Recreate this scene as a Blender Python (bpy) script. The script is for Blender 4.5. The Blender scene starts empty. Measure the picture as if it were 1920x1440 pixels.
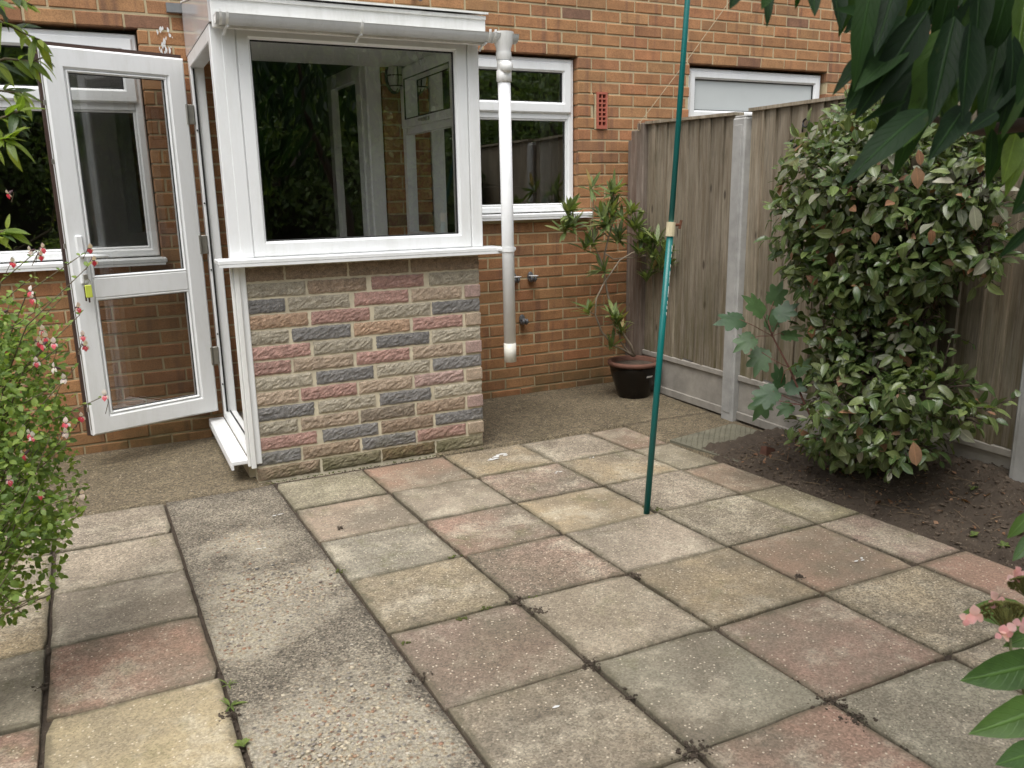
import bpy, math, random
from math import sin, cos, pi, radians
from mathutils import Vector, Matrix, noise as mnoise
rnd = random.Random(7)
S = bpy.context.scene
COL = S.collection

# ------------------------------------------------------------------ camera, sky, sun, exposure
CAM = Vector((0.2146, -4.9417, 1.3712)); YAW, PITCH, ROLL, FPX = 0.455185874, -0.229644321, -0.0178168, 1540.715
fw = Vector((sin(YAW)*cos(PITCH), cos(YAW)*cos(PITCH), sin(PITCH)))
_r = Vector((cos(YAW), -sin(YAW), 0)); _u = _r.cross(fw)
rt = cos(ROLL)*_r + sin(ROLL)*_u; up = -sin(ROLL)*_r + cos(ROLL)*_u
cd = bpy.data.cameras.new('camera'); cam = bpy.data.objects.new('camera', cd); COL.objects.link(cam)
cam.matrix_world = Matrix(((rt.x, up.x, -fw.x, CAM.x), (rt.y, up.y, -fw.y, CAM.y), (rt.z, up.z, -fw.z, CAM.z), (0, 0, 0, 1)))
cd.sensor_fit = 'HORIZONTAL'; cd.sensor_width = 36; cd.lens = FPX/1920*36; cd.clip_start = .02; cd.clip_end = 800
cd.dof.use_dof = True; cd.dof.focus_distance = 4.2; cd.dof.aperture_fstop = 9
S.camera = cam
W = bpy.data.worlds.new('World'); S.world = W; W.use_nodes = True
wn = W.node_tree.nodes; wl = W.node_tree.links
sky = wn.new('ShaderNodeTexSky'); sky.sky_type = 'NISHITA'; sky.sun_disc = False
SUN_EL, SUN_AZ = radians(66), radians(222)      # azimuth measured clockwise from +Y
sky.sun_elevation = SUN_EL; sky.sun_rotation = SUN_AZ; sky.dust_density = 4; sky.air_density = 1.2
hs = wn.new('ShaderNodeHueSaturation'); hs.inputs['Saturation'].default_value = .30
wl.new(sky.outputs[0], hs.inputs['Color']); wl.new(hs.outputs[0], wn['Background'].inputs[0])
wn['Background'].inputs[1].default_value = .13
ld = bpy.data.lights.new('sun', 'SUN'); ld.energy = 1.1; ld.angle = radians(45); ld.color = (1, .985, .955)
sun = bpy.data.objects.new('sun', ld); COL.objects.link(sun)
sd = Vector((sin(SUN_AZ)*cos(SUN_EL), cos(SUN_AZ)*cos(SUN_EL), sin(SUN_EL)))
sun.rotation_euler = sd.to_track_quat('Z', 'Y').to_euler()
S.view_settings.view_transform = 'Standard'; S.view_settings.look = 'None'
S.view_settings.exposure = .93; S.view_settings.gamma = 1; S.view_settings.use_curve_mapping = False

def at(px, py, depth):                 # the point seen at photo pixel (px,py), depth metres ahead
    return CAM + depth*(fw + (px-960)/FPX*rt - (py-720)/FPX*up)
def to_px(p):
    d = Vector(p)-CAM; z = d.dot(fw)
    return (960+FPX*d.dot(rt)/z, 720-FPX*d.dot(up)/z, z) if z > .05 else (-9e3, -9e3, z)

# ------------------------------------------------------------------ node helper and materials
class M:
    def __init__(s, name):
        s.m = bpy.data.materials.new(name); s.m.use_nodes = True; s.t = s.m.node_tree
        s.b = s.t.nodes['Principled BSDF']; s.out = s.t.nodes['Material Output']; s._pos = None
    def n(s, typ, **k):
        x = s.t.nodes.new('ShaderNode'+typ)
        for a, v in k.items(): setattr(x, a, v)
        return x
    def set(s, sock, v):
        if isinstance(v, bpy.types.NodeSocket): s.t.links.new(v, sock)
        elif isinstance(v, (tuple, list)) and sock.type == 'RGBA': sock.default_value = (*v[:3], 1)
        else: sock.default_value = v
    def pos(s, scale=(1, 1, 1)):
        if not s._pos: s._pos = s.n('NewGeometry').outputs['Position']
        if scale == (1, 1, 1): return s._pos
        m = s.n('VectorMath', operation='MULTIPLY'); s.set(m.inputs[0], s._pos); m.inputs[1].default_value = scale
        return m.outputs[0]
    def noise(s, scale, detail=4, rough=.6, vec=None, out='Fac'):
        x = s.n('TexNoise'); s.set(x.inputs['Vector'], vec or s.pos())
        x.inputs['Scale'].default_value = scale; x.inputs['Detail'].default_value = detail; x.inputs['Roughness'].default_value = rough
        return x.outputs[out]
    def voro(s, scale, out='Distance', vec=None, feature='F1'):
        x = s.n('TexVoronoi', feature=feature); s.set(x.inputs['Vector'], vec or s.pos()); x.inputs['Scale'].default_value = scale
        return x.outputs[out]
    def ramp(s, f, stops, interp='LINEAR'):
        x = s.n('ValToRGB'); x.color_ramp.interpolation = interp; e = x.color_ramp.elements
        while len(e) < len(stops): e.new(.5)
        for i, (p, c) in enumerate(stops):
            e[i].position = p; e[i].color = (*c, 1) if isinstance(c, (tuple, list)) else (c, c, c, 1)
        s.set(x.inputs[0], f); return x.outputs[0]
    def mix(s, f, a, b, typ='MIX'):
        x = s.n('Mix', data_type='RGBA', blend_type=typ)
        s.set(x.inputs[0], f); s.set(x.inputs[6], a); s.set(x.inputs[7], b); return x.outputs[2]
    def math(s, op, a, b=0., c=None):
        x = s.n('Math', operation=op); s.set(x.inputs[0], a); s.set(x.inputs[1], b)
        if c is not None: s.set(x.inputs[2], c)
        return x.outputs[0]
    def rand(s):                         # one random number per object and per loose piece
        a = s.n('ObjectInfo').outputs['Random']; b = s.n('NewGeometry').outputs['Random Per Island']
        return s.math('FRACT', s.math('ADD', a, b))
    def sep(s, v, i):
        x = s.n('SeparateXYZ'); s.set(x.inputs[0], v); return x.outputs[i]
    def bump(s, h, dist, strength=1., prev=None):
        x = s.n('Bump'); s.set(x.inputs['Height'], h); x.inputs['Distance'].default_value = dist; x.inputs['Strength'].default_value = strength
        if prev is not None: s.set(x.inputs['Normal'], prev)
        return x.outputs[0]
    def done(s, col=None, rough=None, nrm=None, **k):
        if col is not None: s.set(s.b.inputs['Base Color'], col)
        if rough is not None: s.set(s.b.inputs['Roughness'], rough)
        if nrm is not None: s.set(s.b.inputs['Normal'], nrm)
        for a, v in k.items(): s.set(s.b.inputs[a.replace('_', ' ')], v)
        return s.m

def mat_plain(name, c, rough=.5, var=.12, scale=25, bump=0, **k):
    m = M(name); f = m.noise(scale, 5)
    col = m.mix(1, c, m.ramp(f, [(.25, 1-var), (.75, 1+var*.4)]), 'MULTIPLY')
    return m.done(col, rough, m.bump(m.noise(scale*6, 3), .002, bump) if bump else None, **k)

def mat_brick():
    m = M('fired_brick'); r = m.rand()
    c = m.ramp(r, [(0, (.32, .150, .066)), (.2, (.40, .195, .086)), (.38, (.345, .155, .070)), (.52, (.41, .210, .095)), (.66, (.31, .142, .068)),
                   (.78, (.40, .170, .078)), (.90, (.335, .175, .078)), (.97, (.27, .125, .066)), (1, (.20, .105, .068))])
    c = m.mix(1, c, (1.07, 1.12, 1.10), 'MULTIPLY')
    band = m.noise(1, 2, .5, m.pos((16, 16, 1.5)))       # fire streaks across a brick
    c = m.mix(m.ramp(band, [(.56, 0), (.70, .55)]), c, (.155, .078, .055))
    c = m.mix(1, c, m.ramp(m.noise(9, 6, .7), [(.3, .74), (.7, 1.14)]), 'MULTIPLY')
    c = m.mix(1, c, m.ramp(m.noise(170, 3), [(.32, .72), (.6, 1.08)]), 'MULTIPLY')
    z = m.sep(m.pos(), 2)
    alg = m.math('MULTIPLY', m.ramp(z, [(.02, 1), (.24, 0)]), m.ramp(m.noise(4, 4), [(.35, 0), (.62, .8)]))
    c = m.mix(alg, c, (.115, .095, .040))
    spl = m.ramp(m.voro(28), [(.045, 1), (.06, 0)])       # odd flecks of old paint and lime
    c = m.mix(m.math('MULTIPLY', spl, m.ramp(m.noise(2.1, 2), [(.62, 0), (.66, .6)])), c, (.6, .56, .48))
    return m.done(c, .85, m.bump(m.noise(120, 5, .7), .0018, .7, m.bump(m.noise(18, 4), .004, .5)))

def mat_mortar():
    m = M('sandy_mortar')
    c = m.mix(m.noise(6, 5), (.40, .32, .185), (.56, .47, .30))
    c = m.mix(m.ramp(m.noise(2.5, 5), [(.55, 0), (.75, .6)]), c, (.26, .20, .12))
    z = m.sep(m.pos(), 2)
    alg = m.math('MULTIPLY', m.ramp(z, [(.02, 1), (.3, 0)]), m.ramp(m.noise(5, 4), [(.3, 0), (.6, .75)]))
    c = m.mix(alg, c, (.15, .13, .07))
    return m.done(c, .95, m.bump(m.noise(150, 4), .003, .8))

def mat_stone():
    m = M('split_face_stone'); oc = m.n('ObjectInfo').outputs['Color']
    c = m.mix(1, oc, m.ramp(m.noise(34, 8, .8), [(.3, .55), (.7, 1.38)]), 'MULTIPLY')
    c = m.mix(1, c, m.ramp(m.noise(240, 3), [(.3, .62), (.65, 1.22)]), 'MULTIPLY')
    chips = m.math('MULTIPLY', m.ramp(m.voro(150), [(.16, 1), (.24, 0)]), m.ramp(m.sep(m.voro(150, 'Color'), 0), [(.7, 0), (.74, 1)]))
    c = m.mix(chips, c, (.55, .48, .38))
    z = m.sep(m.pos(), 2)
    c = m.mix(m.math('MULTIPLY', m.ramp(z, [(.0, 1), (.2, 0)]), m.ramp(m.noise(9, 4), [(.4, 0), (.6, .7)])), c, (.12, .115, .045))
    h = m.noise(85, 8, .85)
    return m.done(c, .92, m.bump(m.noise(280, 4, .8), .003, 1., m.bump(h, .0055, 1.)))

def mat_slab():
    m = M('paving_slab_concrete'); oc = m.n('ObjectInfo').outputs['Color']; rr = m.n('ObjectInfo').outputs['Random']
    off = m.n('VectorMath', operation='ADD'); m.set(off.inputs[0], m.pos()); cx = m.n('CombineXYZ'); m.set(cx.inputs[2], m.math('MULTIPLY', rr, 31.)); m.set(off.inputs[1], cx.outputs[0]); P = off.outputs[0]
    big = m.noise(2.6, 6, .62, P)
    c = m.mix(.10, m.mix(1, oc, (1.04, .98, .95), 'MULTIPLY'), (.30, .268, .215))
    c = m.mix(m.ramp(big, [(.36, .9), (.62, 0)]), c, (.185, .160, .122))                     # grey lichen and grime
    c = m.mix(m.ramp(m.noise(4.2, 6, .7, P), [(.50, 0), (.68, .8)]), c, (.50, .45, .35))      # scrubbed, worn pale areas
    wide = m.noise(.9, 4, .6)                                                                # broad brown patches across several slabs
    c = m.mix(m.ramp(wide, [(.46, 0), (.66, .6)]), c, (.155, .125, .085))
    c = m.mix(m.math('MULTIPLY', m.ramp(m.noise(6, 6, .75), [(.54, 0), (.66, .55)]), m.ramp(m.noise(1.3, 2), [(.42, 0), (.58, 1)])), c, (.15, .145, .07))   # thin algae
    k1 = m.math('MULTIPLY_ADD', rr, .75, .25)                                                 # some slabs keep their skin, others show the grit
    c = m.mix(k1, c, m.mix(1, c, m.ramp(m.noise(38, 8, .82, P), [(.32, .52), (.68, 1.34)]), 'MULTIPLY'))
    c = m.mix(m.math('MULTIPLY_ADD', rr, .6, .4), c, m.mix(1, c, m.ramp(m.sep(m.voro(190, 'Color', P), 0), [(0, .52), (.5, 1.0), (1, 1.45)]), 'MULTIPLY'))
    chips = m.math('MULTIPLY', m.ramp(m.voro(85, 'Distance', P), [(.20, 1), (.30, 0)]), m.ramp(m.sep(m.voro(85, 'Color', P), 1), [(.78, 0), (.82, .85)]))
    c = m.mix(chips, c, (.64, .56, .44))
    c = m.mix(1, c, (1.0, .985, .96), 'MULTIPLY')
    dark = m.math('MULTIPLY', m.ramp(m.voro(120, 'Distance', P), [(.18, 1), (.28, 0)]), m.ramp(m.sep(m.voro(120, 'Color', P), 2), [(.80, 0), (.84, .7)]))
    c = m.mix(dark, c, (.08, .07, .055))
    uv = m.n('UVMap').outputs[0]; u = m.sep(uv, 0); v = m.sep(uv, 1)
    e = m.math('MINIMUM', m.math('MINIMUM', u, m.math('SUBTRACT', 1., u)), m.math('MINIMUM', v, m.math('SUBTRACT', 1., v)))
    ed = m.math('ADD', e, m.math('MULTIPLY', m.math('SUBTRACT', m.noise(14, 5, .7, P), .5), .16))
    c = m.mix(m.ramp(ed, [(.0, .6), (.015, .32), (.045, 0)]), c, (.095, .082, .05))                           # dirt and moss creeping in from the joints
    nb = m.bump(m.noise(230, 3), .0016, .8, m.bump(m.noise(60, 6, .7), .003, .7, m.bump(m.noise(7, 3), .006, .6)))
    return m.done(c, .88, nb)

WORN = [(505, 1110, .20), (455, 1010, .10), (650, 1345, .17), (600, 1430, .15), (770, 1400, .08), (450, 1200, .09)]
def mat_aggregate():
    m = M('exposed_aggregate_concrete')
    f = m.math('MULTIPLY', m.math('SUBTRACT', m.noise(5., 7, .7), .5), 1.5)
    for px, py, r in WORN:
        d = CAM.z/(-(fw+(px-960)/FPX*rt-(py-720)/FPX*up).z); c0 = at(px, py, d)
        dist = m.n('VectorMath', operation='DISTANCE'); m.set(dist.inputs[0], m.pos()); dist.inputs[1].default_value = c0
        f = m.math('ADD', f, m.ramp(m.math('DIVIDE', dist.outputs['Value'], r*2.4), [(0, .75), (1, 0)]))
    mask = m.ramp(f, [(.16, 0), (.62, .8)])
    grey = m.mix(m.ramp(m.noise(5, 8, .8), [(.32, 0), (.68, 1)]), (.145, .122, .092), (.36, .315, .24))
    grey = m.mix(m.ramp(m.noise(1.7, 5, .7), [(.45, 0), (.7, .5)]), grey, (.165, .138, .10))
    grey = m.mix(1, grey, m.ramp(m.sep(m.voro(190, 'Color'), 0), [(0, .4), (.6, 1.05), (1, 1.75)]), 'MULTIPLY')
    vc = m.sep(m.voro(72, 'Color'), 0)
    peb = m.ramp(vc, [(0, (.50, .43, .30)), (.28, (.58, .51, .37)), (.40, (.42, .33, .22)), (.55, (.60, .54, .42)), (.66, (.33, .20, .12)), (.76, (.48, .42, .33)), (.86, (.16, .145, .13)), (.93, (.55, .47, .33)), (1, (.22, .19, .16))], 'CONSTANT')
    d = m.voro(72)
    pale = m.mix(m.ramp(d, [(.34, 0), (.52, 1)]), peb, m.mix(m.noise(80, 4), (.36, .315, .235), (.60, .545, .43)))
    c = m.mix(mask, grey, pale)
    sp = m.math('MULTIPLY', m.ramp(m.voro(70), [(.20, 1), (.3, 0)]), m.ramp(m.sep(m.voro(70, 'Color'), 1), [(.68, 0), (.72, .9)]))
    c = m.mix(sp, c, (.50, .42, .31))
    c = m.mix(m.ramp(m.noise(3.7, 6, .75), [(.55, 0), (.75, .5)]), c, (.125, .102, .072))
    c = m.mix(1, c, m.ramp(m.noise(120, 5, .8), [(.34, .5), (.64, 1.25)]), 'MULTIPLY')
    return m.done(c, .88, m.bump(m.math('SUBTRACT', 1., d), .007, .9, m.bump(m.noise(110, 5, .8), .006, 1.)))

def mat_pebble():
    m = M('river_pebble'); r = m.rand()
    c = m.ramp(r, [(0, (.50, .42, .29)), (.3, (.60, .53, .40)), (.48, (.40, .29, .18)), (.6, (.34, .19, .12)), (.7, (.16, .15, .14)), (.8, (.42, .38, .32)), (.9, (.62, .56, .46)), (1, (.24, .21, .18))])
    return m.done(m.mix(1, c, m.ramp(m.noise(90, 4), [(.3, .7), (.7, 1.15)]), 'MULTIPLY'), .7)
def mat_apron():
    m = M('old_poured_concrete')
    c = m.mix(m.noise(3, 6, .65), (.11, .09, .06), (.29, .245, .17))
    c = m.mix(m.ramp(m.noise(1.6, 4), [(.5, 0), (.7, .55)]), c, (.10, .085, .045))
    c = m.mix(m.ramp(m.noise(9, 5, .7), [(.56, 0), (.72, .6)]), c, (.38, .325, .22))
    c = m.mix(1, c, m.ramp(m.sep(m.voro(160, 'Color'), 0), [(0, .45), (.6, 1.05), (1, 1.55)]), 'MULTIPLY')
    c = m.mix(1, c, m.ramp(m.noise(30, 8, .8), [(.32, .6), (.68, 1.3)]), 'MULTIPLY')
    sp = m.math('MULTIPLY', m.ramp(m.voro(60), [(.16, 1), (.26, 0)]), m.ramp(m.sep(m.voro(60, 'Color'), 1), [(.84, 0), (.87, .9)]))
    c = m.mix(1, c, (.74, .70, .64), 'MULTIPLY')
    c = m.mix(sp, c, (.46, .40, .30))
    return m.done(c, .9, m.bump(m.noise(120, 4), .004, .8, m.bump(m.noise(9, 5), .012, .7)))

def mat_soil(name='garden_soil', k=1.):
    m = M(name)
    c = m.mix(m.noise(14, 6, .7), tuple(k*x for x in (.028, .020, .014)), tuple(k*x for x in (.120, .090, .064)))
    sp = m.math('MULTIPLY', m.ramp(m.voro(95), [(.16, 1), (.28, 0)]), m.ramp(m.sep(m.voro(95, 'Color'), 1), [(.86, 0), (.9, 1)]))
    c = m.mix(sp, c, (.30, .25, .18))
    return m.done(c, .95, m.bump(m.noise(70, 6, .75), .012, .9))

def mat_wood(name, a, b, algae=True):
    m = M(name); r = m.rand()
    off = m.n('VectorMath', operation='ADD'); m.set(off.inputs[0], m.pos()); cx = m.n('CombineXYZ'); m.set(cx.inputs[1], m.math('MULTIPLY', r, 17.)); m.set(cx.inputs[2], m.math('MULTIPLY', r, 5.)); m.set(off.inputs[1], cx.outputs[0])
    def sc(v): x = m.n('VectorMath', operation='MULTIPLY'); m.set(x.inputs[0], off.outputs[0]); x.inputs[1].default_value = v; return x.outputs[0]
    g = m.noise(1, 7, .75, sc((110, 110, 3.2))); st2 = sc((16, 16, 1.6)); st3 = sc((60, 60, 4.5))
    c = m.mix(m.ramp(m.noise(1.3, 5, .65, st2), [(.36, 0), (.64, 1)]), a, b)
    c = m.mix(m.ramp(m.noise(1.9, 5, .7), [(.5, 0), (.72, .45)]), c, (.115, .105, .07))
    c = m.mix(1, c, m.ramp(g, [(.30, .55), (.5, .98), (.70, 1.25)]), 'MULTIPLY')
    c = m.mix(m.ramp(m.noise(1., 6, .75, st3), [(.60, 0), (.70, .6)]), c, (.36, .325, .275))
    c = m.mix(m.ramp(m.noise(1.1, 6, .75, sc((45, 45, 2.2))), [(.30, .75), (.40, 0)]), c, (.06, .045, .033))
    c = m.mix(1, c, m.ramp(r, [(0, .74), (1, 1.16)]), 'MULTIPLY')
    kn = m.n('VectorMath', operation='MULTIPLY'); m.set(kn.inputs[0], off.outputs[0]); kn.inputs[1].default_value = (7, 7, 3)
    c = m.mix(m.math('MULTIPLY', m.ramp(m.voro(1., 'Distance', kn.outputs[0]), [(.06, 1), (.11, 0)]), .8), c, (.045, .03, .02))
    if algae:
        z = m.sep(m.pos(), 2)
        al = m.math('MULTIPLY', m.ramp(z, [(.30, 1), (.70, .45), (1.5, .15)]), m.ramp(m.noise(2.2, 5, .7, st2), [(.42, 0), (.62, .75)]))
        c = m.mix(al, c, (.095, .085, .026))
    return m.done(c, .9, m.bump(g, .004, .9))

def mat_leaf(name, stops, rough=.38, trans=.28, patch=None, spec=.5, vein=True):
    m = M(name); r = m.rand()
    c = m.ramp(r, stops)
    c = m.mix(1, c, m.ramp(m.noise(28, 3), [(.3, .8), (.7, 1.18)]), 'MULTIPLY')
    uv = m.n('UVMap').outputs[0]; u = m.sep(uv, 0); v = m.sep(uv, 1)
    if vein:
        au = m.math('ABSOLUTE', m.math('SUBTRACT', u, .5))
        mid = m.ramp(au, [(.02, 1), (.06, 0)])
        w = m.math('FRACT', m.math('MULTIPLY', m.math('SUBTRACT', v, m.math('MULTIPLY', au, .55)), 9.))
        side = m.ramp(w, [(.03, .5), (.12, 0)])
        c = m.mix(m.math('MULTIPLY', m.math('MAXIMUM', mid, side), .34), c, tuple(min(1, x*2.2+.004) for x in stops[len(stops)//2][1]))
        nb = m.bump(m.math('MAXIMUM', mid, side), .0015, .6)
    else: nb = m.bump(m.noise(60, 3), .002, .4)
    if patch: c = m.mix(m.ramp(m.noise(26, 4), [(patch[1], 0), (patch[1]+.08, .85)]), c, patch[0])
    m.done(c, rough, nb, Specular_IOR_Level=spec)
    tr = m.n('BsdfTranslucent'); m.set(tr.inputs['Color'], m.mix(1, c, (1.5, 1.6, .7), 'MULTIPLY'))
    mx = m.n('MixShader'); mx.inputs[0].default_value = trans
    m.t.links.new(m.b.outputs[0], mx.inputs[1]); m.t.links.new(tr.outputs[0], mx.inputs[2]); m.t.links.new(mx.outputs[0], m.out.inputs[0])
    return m.m

def mat_glass(name, tint=.86, k=2.0, rough=0.):
    m = M(name); t = m.n('BsdfTransparent'); t.inputs[0].default_value = (tint, tint*1.01, tint, 1)
    g = m.n('BsdfGlossy'); g.inputs['Roughness'].default_value = rough; g.inputs[0].default_value = (.95, .97, .96, 1)
    f = m.n('Fresnel'); f.inputs[0].default_value = 1.5
    fac = m.math('MINIMUM', m.math('MULTIPLY', f.outputs[0], k), 1.)
    mx = m.n('MixShader'); m.t.links.new(fac, mx.inputs[0]); m.t.links.new(t.outputs[0], mx.inputs[1]); m.t.links.new(g.outputs[0], mx.inputs[2])
    m.t.links.new(mx.outputs[0], m.out.inputs[0]); return m.m

def mat_upvc(name='white_upvc', grime=.35, c=(.83, .84, .84)):
    m = M(name)
    d = m.ramp(m.noise(9, 6, .75, m.pos((1, 1, .22))), [(.48, 0), (.8, grime)])
    c = m.mix(d, c, (.50, .50, .44))
    sp = m.math('MULTIPLY', m.ramp(m.voro(120), [(.10, 1), (.2, 0)]), m.ramp(m.noise(14, 3), [(.62, 0), (.7, grime)]))
    c = m.mix(sp, c, (.25, .25, .22))
    return m.done(c, .3, m.bump(m.noise(3, 2), .004, .15))

BRICK, MORTAR, STONE, SLAB, AGG, APRON, SOIL = mat_brick(), mat_mortar(), mat_stone(), mat_slab(), mat_aggregate(), mat_apron(), mat_soil('garden_soil', 1.05)
SMORT = mat_plain('yellow_plinth_mortar', (.64, .57, .42), .95, .3, 14, .8)
WOOD = mat_wood('weathered_fence_wood', (.215, .170, .115), (.36, .31, .235))
POSTWOOD = mat_wood('old_post_wood', (.14, .095, .07), (.29, .24, .20), False)
CONC = mat_plain('cast_concrete', (.40, .395, .375), .85, .3, 9, .6)
GRAVEL = mat_plain('gravel_board_concrete', (.34, .315, .275), .88, .42, 7, .6)
UPVC = mat_upvc(); UPVC_D = mat_upvc('grimy_white_upvc', .55, (.82, .82, .80))
GLASS = mat_glass('window_glass', .92, 4.8)
CGLASS = mat_plain('obscured_glass', (.56, .59, .58), .22, .06, 4)
DGLASS = mat_glass('door_glass', .66, 2.6)
SEAL = mat_plain('black_rubber_seal', (.012, .012, .012), .6, .1)
BROWN = mat_plain('brown_door_edge', (.055, .03, .022), .5)
STEEL = mat_plain('lock_steel', (.42, .40, .36), .35, .2, 30, 0, Metallic=.8)
GREYP = mat_plain('grey_metal_fitting', (.16, .165, .175), .4, .2, 30, 0, Metallic=.4)
TERRA = mat_plain('terracotta', (.15, .068, .045), .85, .3, 30, .5)
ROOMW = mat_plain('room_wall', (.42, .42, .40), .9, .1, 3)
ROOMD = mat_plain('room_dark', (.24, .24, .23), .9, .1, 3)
PLAST = mat_plain('porch_plaster', (.50, .49, .46), .9, .1, 5)
CURT = mat_plain('curtain_cloth', (.52, .53, .53), .9, .15, 8)
BLIND = mat_plain('pale_roller_blind', (.82, .84, .82), .9, .05, 4)
CUPB = mat_plain('kitchen_cupboard', (.34, .34, .32), .5, .1, 4)

# ------------------------------------------------------------------ mesh helper
class MB:
    def __init__(s): s.v = []; s.f = []; s.uv = None
    def quad(s, *p):
        b = len(s.v); s.v += [tuple(x) for x in p]; s.f.append(tuple(range(b, b+len(p)))); return s
    def box(s, x0, x1, y0, y1, z0, z1, ch=0, m=None):
        if ch:
            c = min(ch, (x1-x0)/3, (y1-y0)/3, (z1-z0)/3); b = len(s.v); idx = {}
            for i, X in ((0, x0), (1, x1)):
                for j, Y in ((0, y0), (1, y1)):
                    for k, Z in ((0, z0), (1, z1)):
                        sx, sy, sz = (c if i == 0 else -c), (c if j == 0 else -c), (c if k == 0 else -c)
                        for a, q in enumerate(((X, Y+sy, Z+sz), (X+sx, Y, Z+sz), (X+sx, Y+sy, Z))):
                            idx[i, j, k, a] = len(s.v); s.v.append(q)
            I = lambda i, j, k, a: idx[i, j, k, a]
            for i in (0, 1):
                q = [I(i, 0, 0, 0), I(i, 1, 0, 0), I(i, 1, 1, 0), I(i, 0, 1, 0)]; s.f.append(tuple(q if i else q[::-1]))
                q = [I(0, i, 0, 1), I(1, i, 0, 1), I(1, i, 1, 1), I(0, i, 1, 1)]; s.f.append(tuple(q[::-1] if i else q))
                q = [I(0, 0, i, 2), I(1, 0, i, 2), I(1, 1, i, 2), I(0, 1, i, 2)]; s.f.append(tuple(q if i else q[::-1]))
            for j in (0, 1):
                for k in (0, 1):
                    s.f.append((I(0, j, k, 1), I(1, j, k, 1), I(1, j, k, 2), I(0, j, k, 2)))
                    s.f.append((I(j, 0, k, 0), I(j, 1, k, 0), I(j, 1, k, 2), I(j, 0, k, 2)))
                    s.f.append((I(j, k, 0, 0), I(j, k, 1, 0), I(j, k, 1, 1), I(j, k, 0, 1)))
            for i in (0, 1):
                for j in (0, 1):
                    for k in (0, 1): s.f.append((I(i, j, k, 0), I(i, j, k, 1), I(i, j, k, 2)))
            if m is not None: s.v[b:] = [tuple(m @ Vector(q)) for q in s.v[b:]]
            return s
        b = len(s.v); q = [(x, y, z) for x in (x0, x1) for y in (y0, y1) for z in (z0, z1)]
        s.v += [tuple(m @ Vector(p)) for p in q] if m is not None else q
        for f in ((0, 1, 3, 2), (4, 6, 7, 5), (0, 4, 5, 1), (2, 3, 7, 6), (0, 2, 6, 4), (1, 5, 7, 3)): s.f.append(tuple(b+i for i in f))
        return s
    def tube(s, path, rad, n=8, cap=True):
        P = [Vector(p) for p in path]; k = len(P); R = rad if isinstance(rad, (list, tuple)) else [rad]*k
        b = len(s.v); ref = None
        for i in range(k):
            t = (P[min(i+1, k-1)]-P[max(i-1, 0)]); t = t.normalized() if t.length > 1e-9 else Vector((0, 0, 1))
            if ref is None: ref = t.orthogonal().normalized()
            ref = ref - t*ref.dot(t); ref = ref.normalized() if ref.length > 1e-6 else t.orthogonal().normalized(); o = t.cross(ref)
            for j in range(n):
                a = 2*pi*j/n; s.v.append(tuple(P[i]+R[i]*(cos(a)*ref+sin(a)*o)))
        for i in range(k-1):
            for j in range(n): s.f.append((b+i*n+j, b+i*n+(j+1) % n, b+(i+1)*n+(j+1) % n, b+(i+1)*n+j))
        if cap: s.f.append(tuple(b+j for j in range(n))[::-1]); s.f.append(tuple(b+(k-1)*n+j for j in range(n)))
        return s
    def lathe(s, prof, c, n=28):
        b = len(s.v); k = len(prof)
        for r, z in prof:
            for j in range(n): a = 2*pi*j/n; s.v.append((c[0]+r*cos(a), c[1]+r*sin(a), c[2]+z))
        for i in range(k-1):
            for j in range(n): s.f.append((b+i*n+j, b+i*n+(j+1) % n, b+(i+1)*n+(j+1) % n, b+(i+1)*n+j))
        return s
    def ball(s, c, r, n=6, sq=(1, 1, 1), jit=0):
        b = len(s.v); rows = max(3, n//2+1)
        for i in range(rows+1):
            th = pi*i/rows
            for j in range(n):
                a = 2*pi*j/n; k = 1+(rnd.uniform(-jit, jit) if jit else 0)
                s.v.append((c[0]+r*sq[0]*k*sin(th)*cos(a), c[1]+r*sq[1]*k*sin(th)*sin(a), c[2]+r*sq[2]*k*cos(th)))
        for i in range(rows):
            for j in range(n): s.f.append((b+i*n+j, b+(i+1)*n+j, b+(i+1)*n+(j+1) % n, b+i*n+(j+1) % n))
        return s
    def mesh(s, name, mat, smooth=False):
        me = bpy.data.meshes.new(name); me.from_pydata(s.v, [], s.f); me.materials.append(mat)
        if smooth: me.polygons.foreach_set('use_smooth', [True]*len(me.polygons))
        if s.uv:
            l = me.uv_layers.new(name='UVMap'); vi = [0]*len(me.loops); me.loops.foreach_get('vertex_index', vi)
            l.data.foreach_set('uv', [c for i in vi for c in s.uv[i]])
        me.update(); return me
    def build(s, name, mat, parent=None, smooth=False, **k): return put(name, s.mesh(name, mat, smooth), parent, **k)

WLD = {}
def put(name, me, parent=None, mw=None, label=None, cat=None, group=None, kind=None, color=None):
    o = bpy.data.objects.new(name, me); COL.objects.link(o)
    mw = mw or Matrix.Identity(4); WLD[o] = mw
    if parent is not None: o.parent = parent; o.matrix_parent_inverse = WLD[parent].inverted()
    o.matrix_basis = mw
    for a, v in (('label', label), ('category', cat), ('group', group), ('kind', kind)):
        if v: o[a] = v
    if color: o.color = (*color, 1)
    return o
def thing(name, label, cat, loc, group=None): return put(name, None, None, Matrix.Translation(loc), label, cat, group)
def struct(name, mb, mat, smooth=False): return mb.build(name, mat, None, smooth, kind='structure')
def T(*p): return Matrix.Translation(p)

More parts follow.
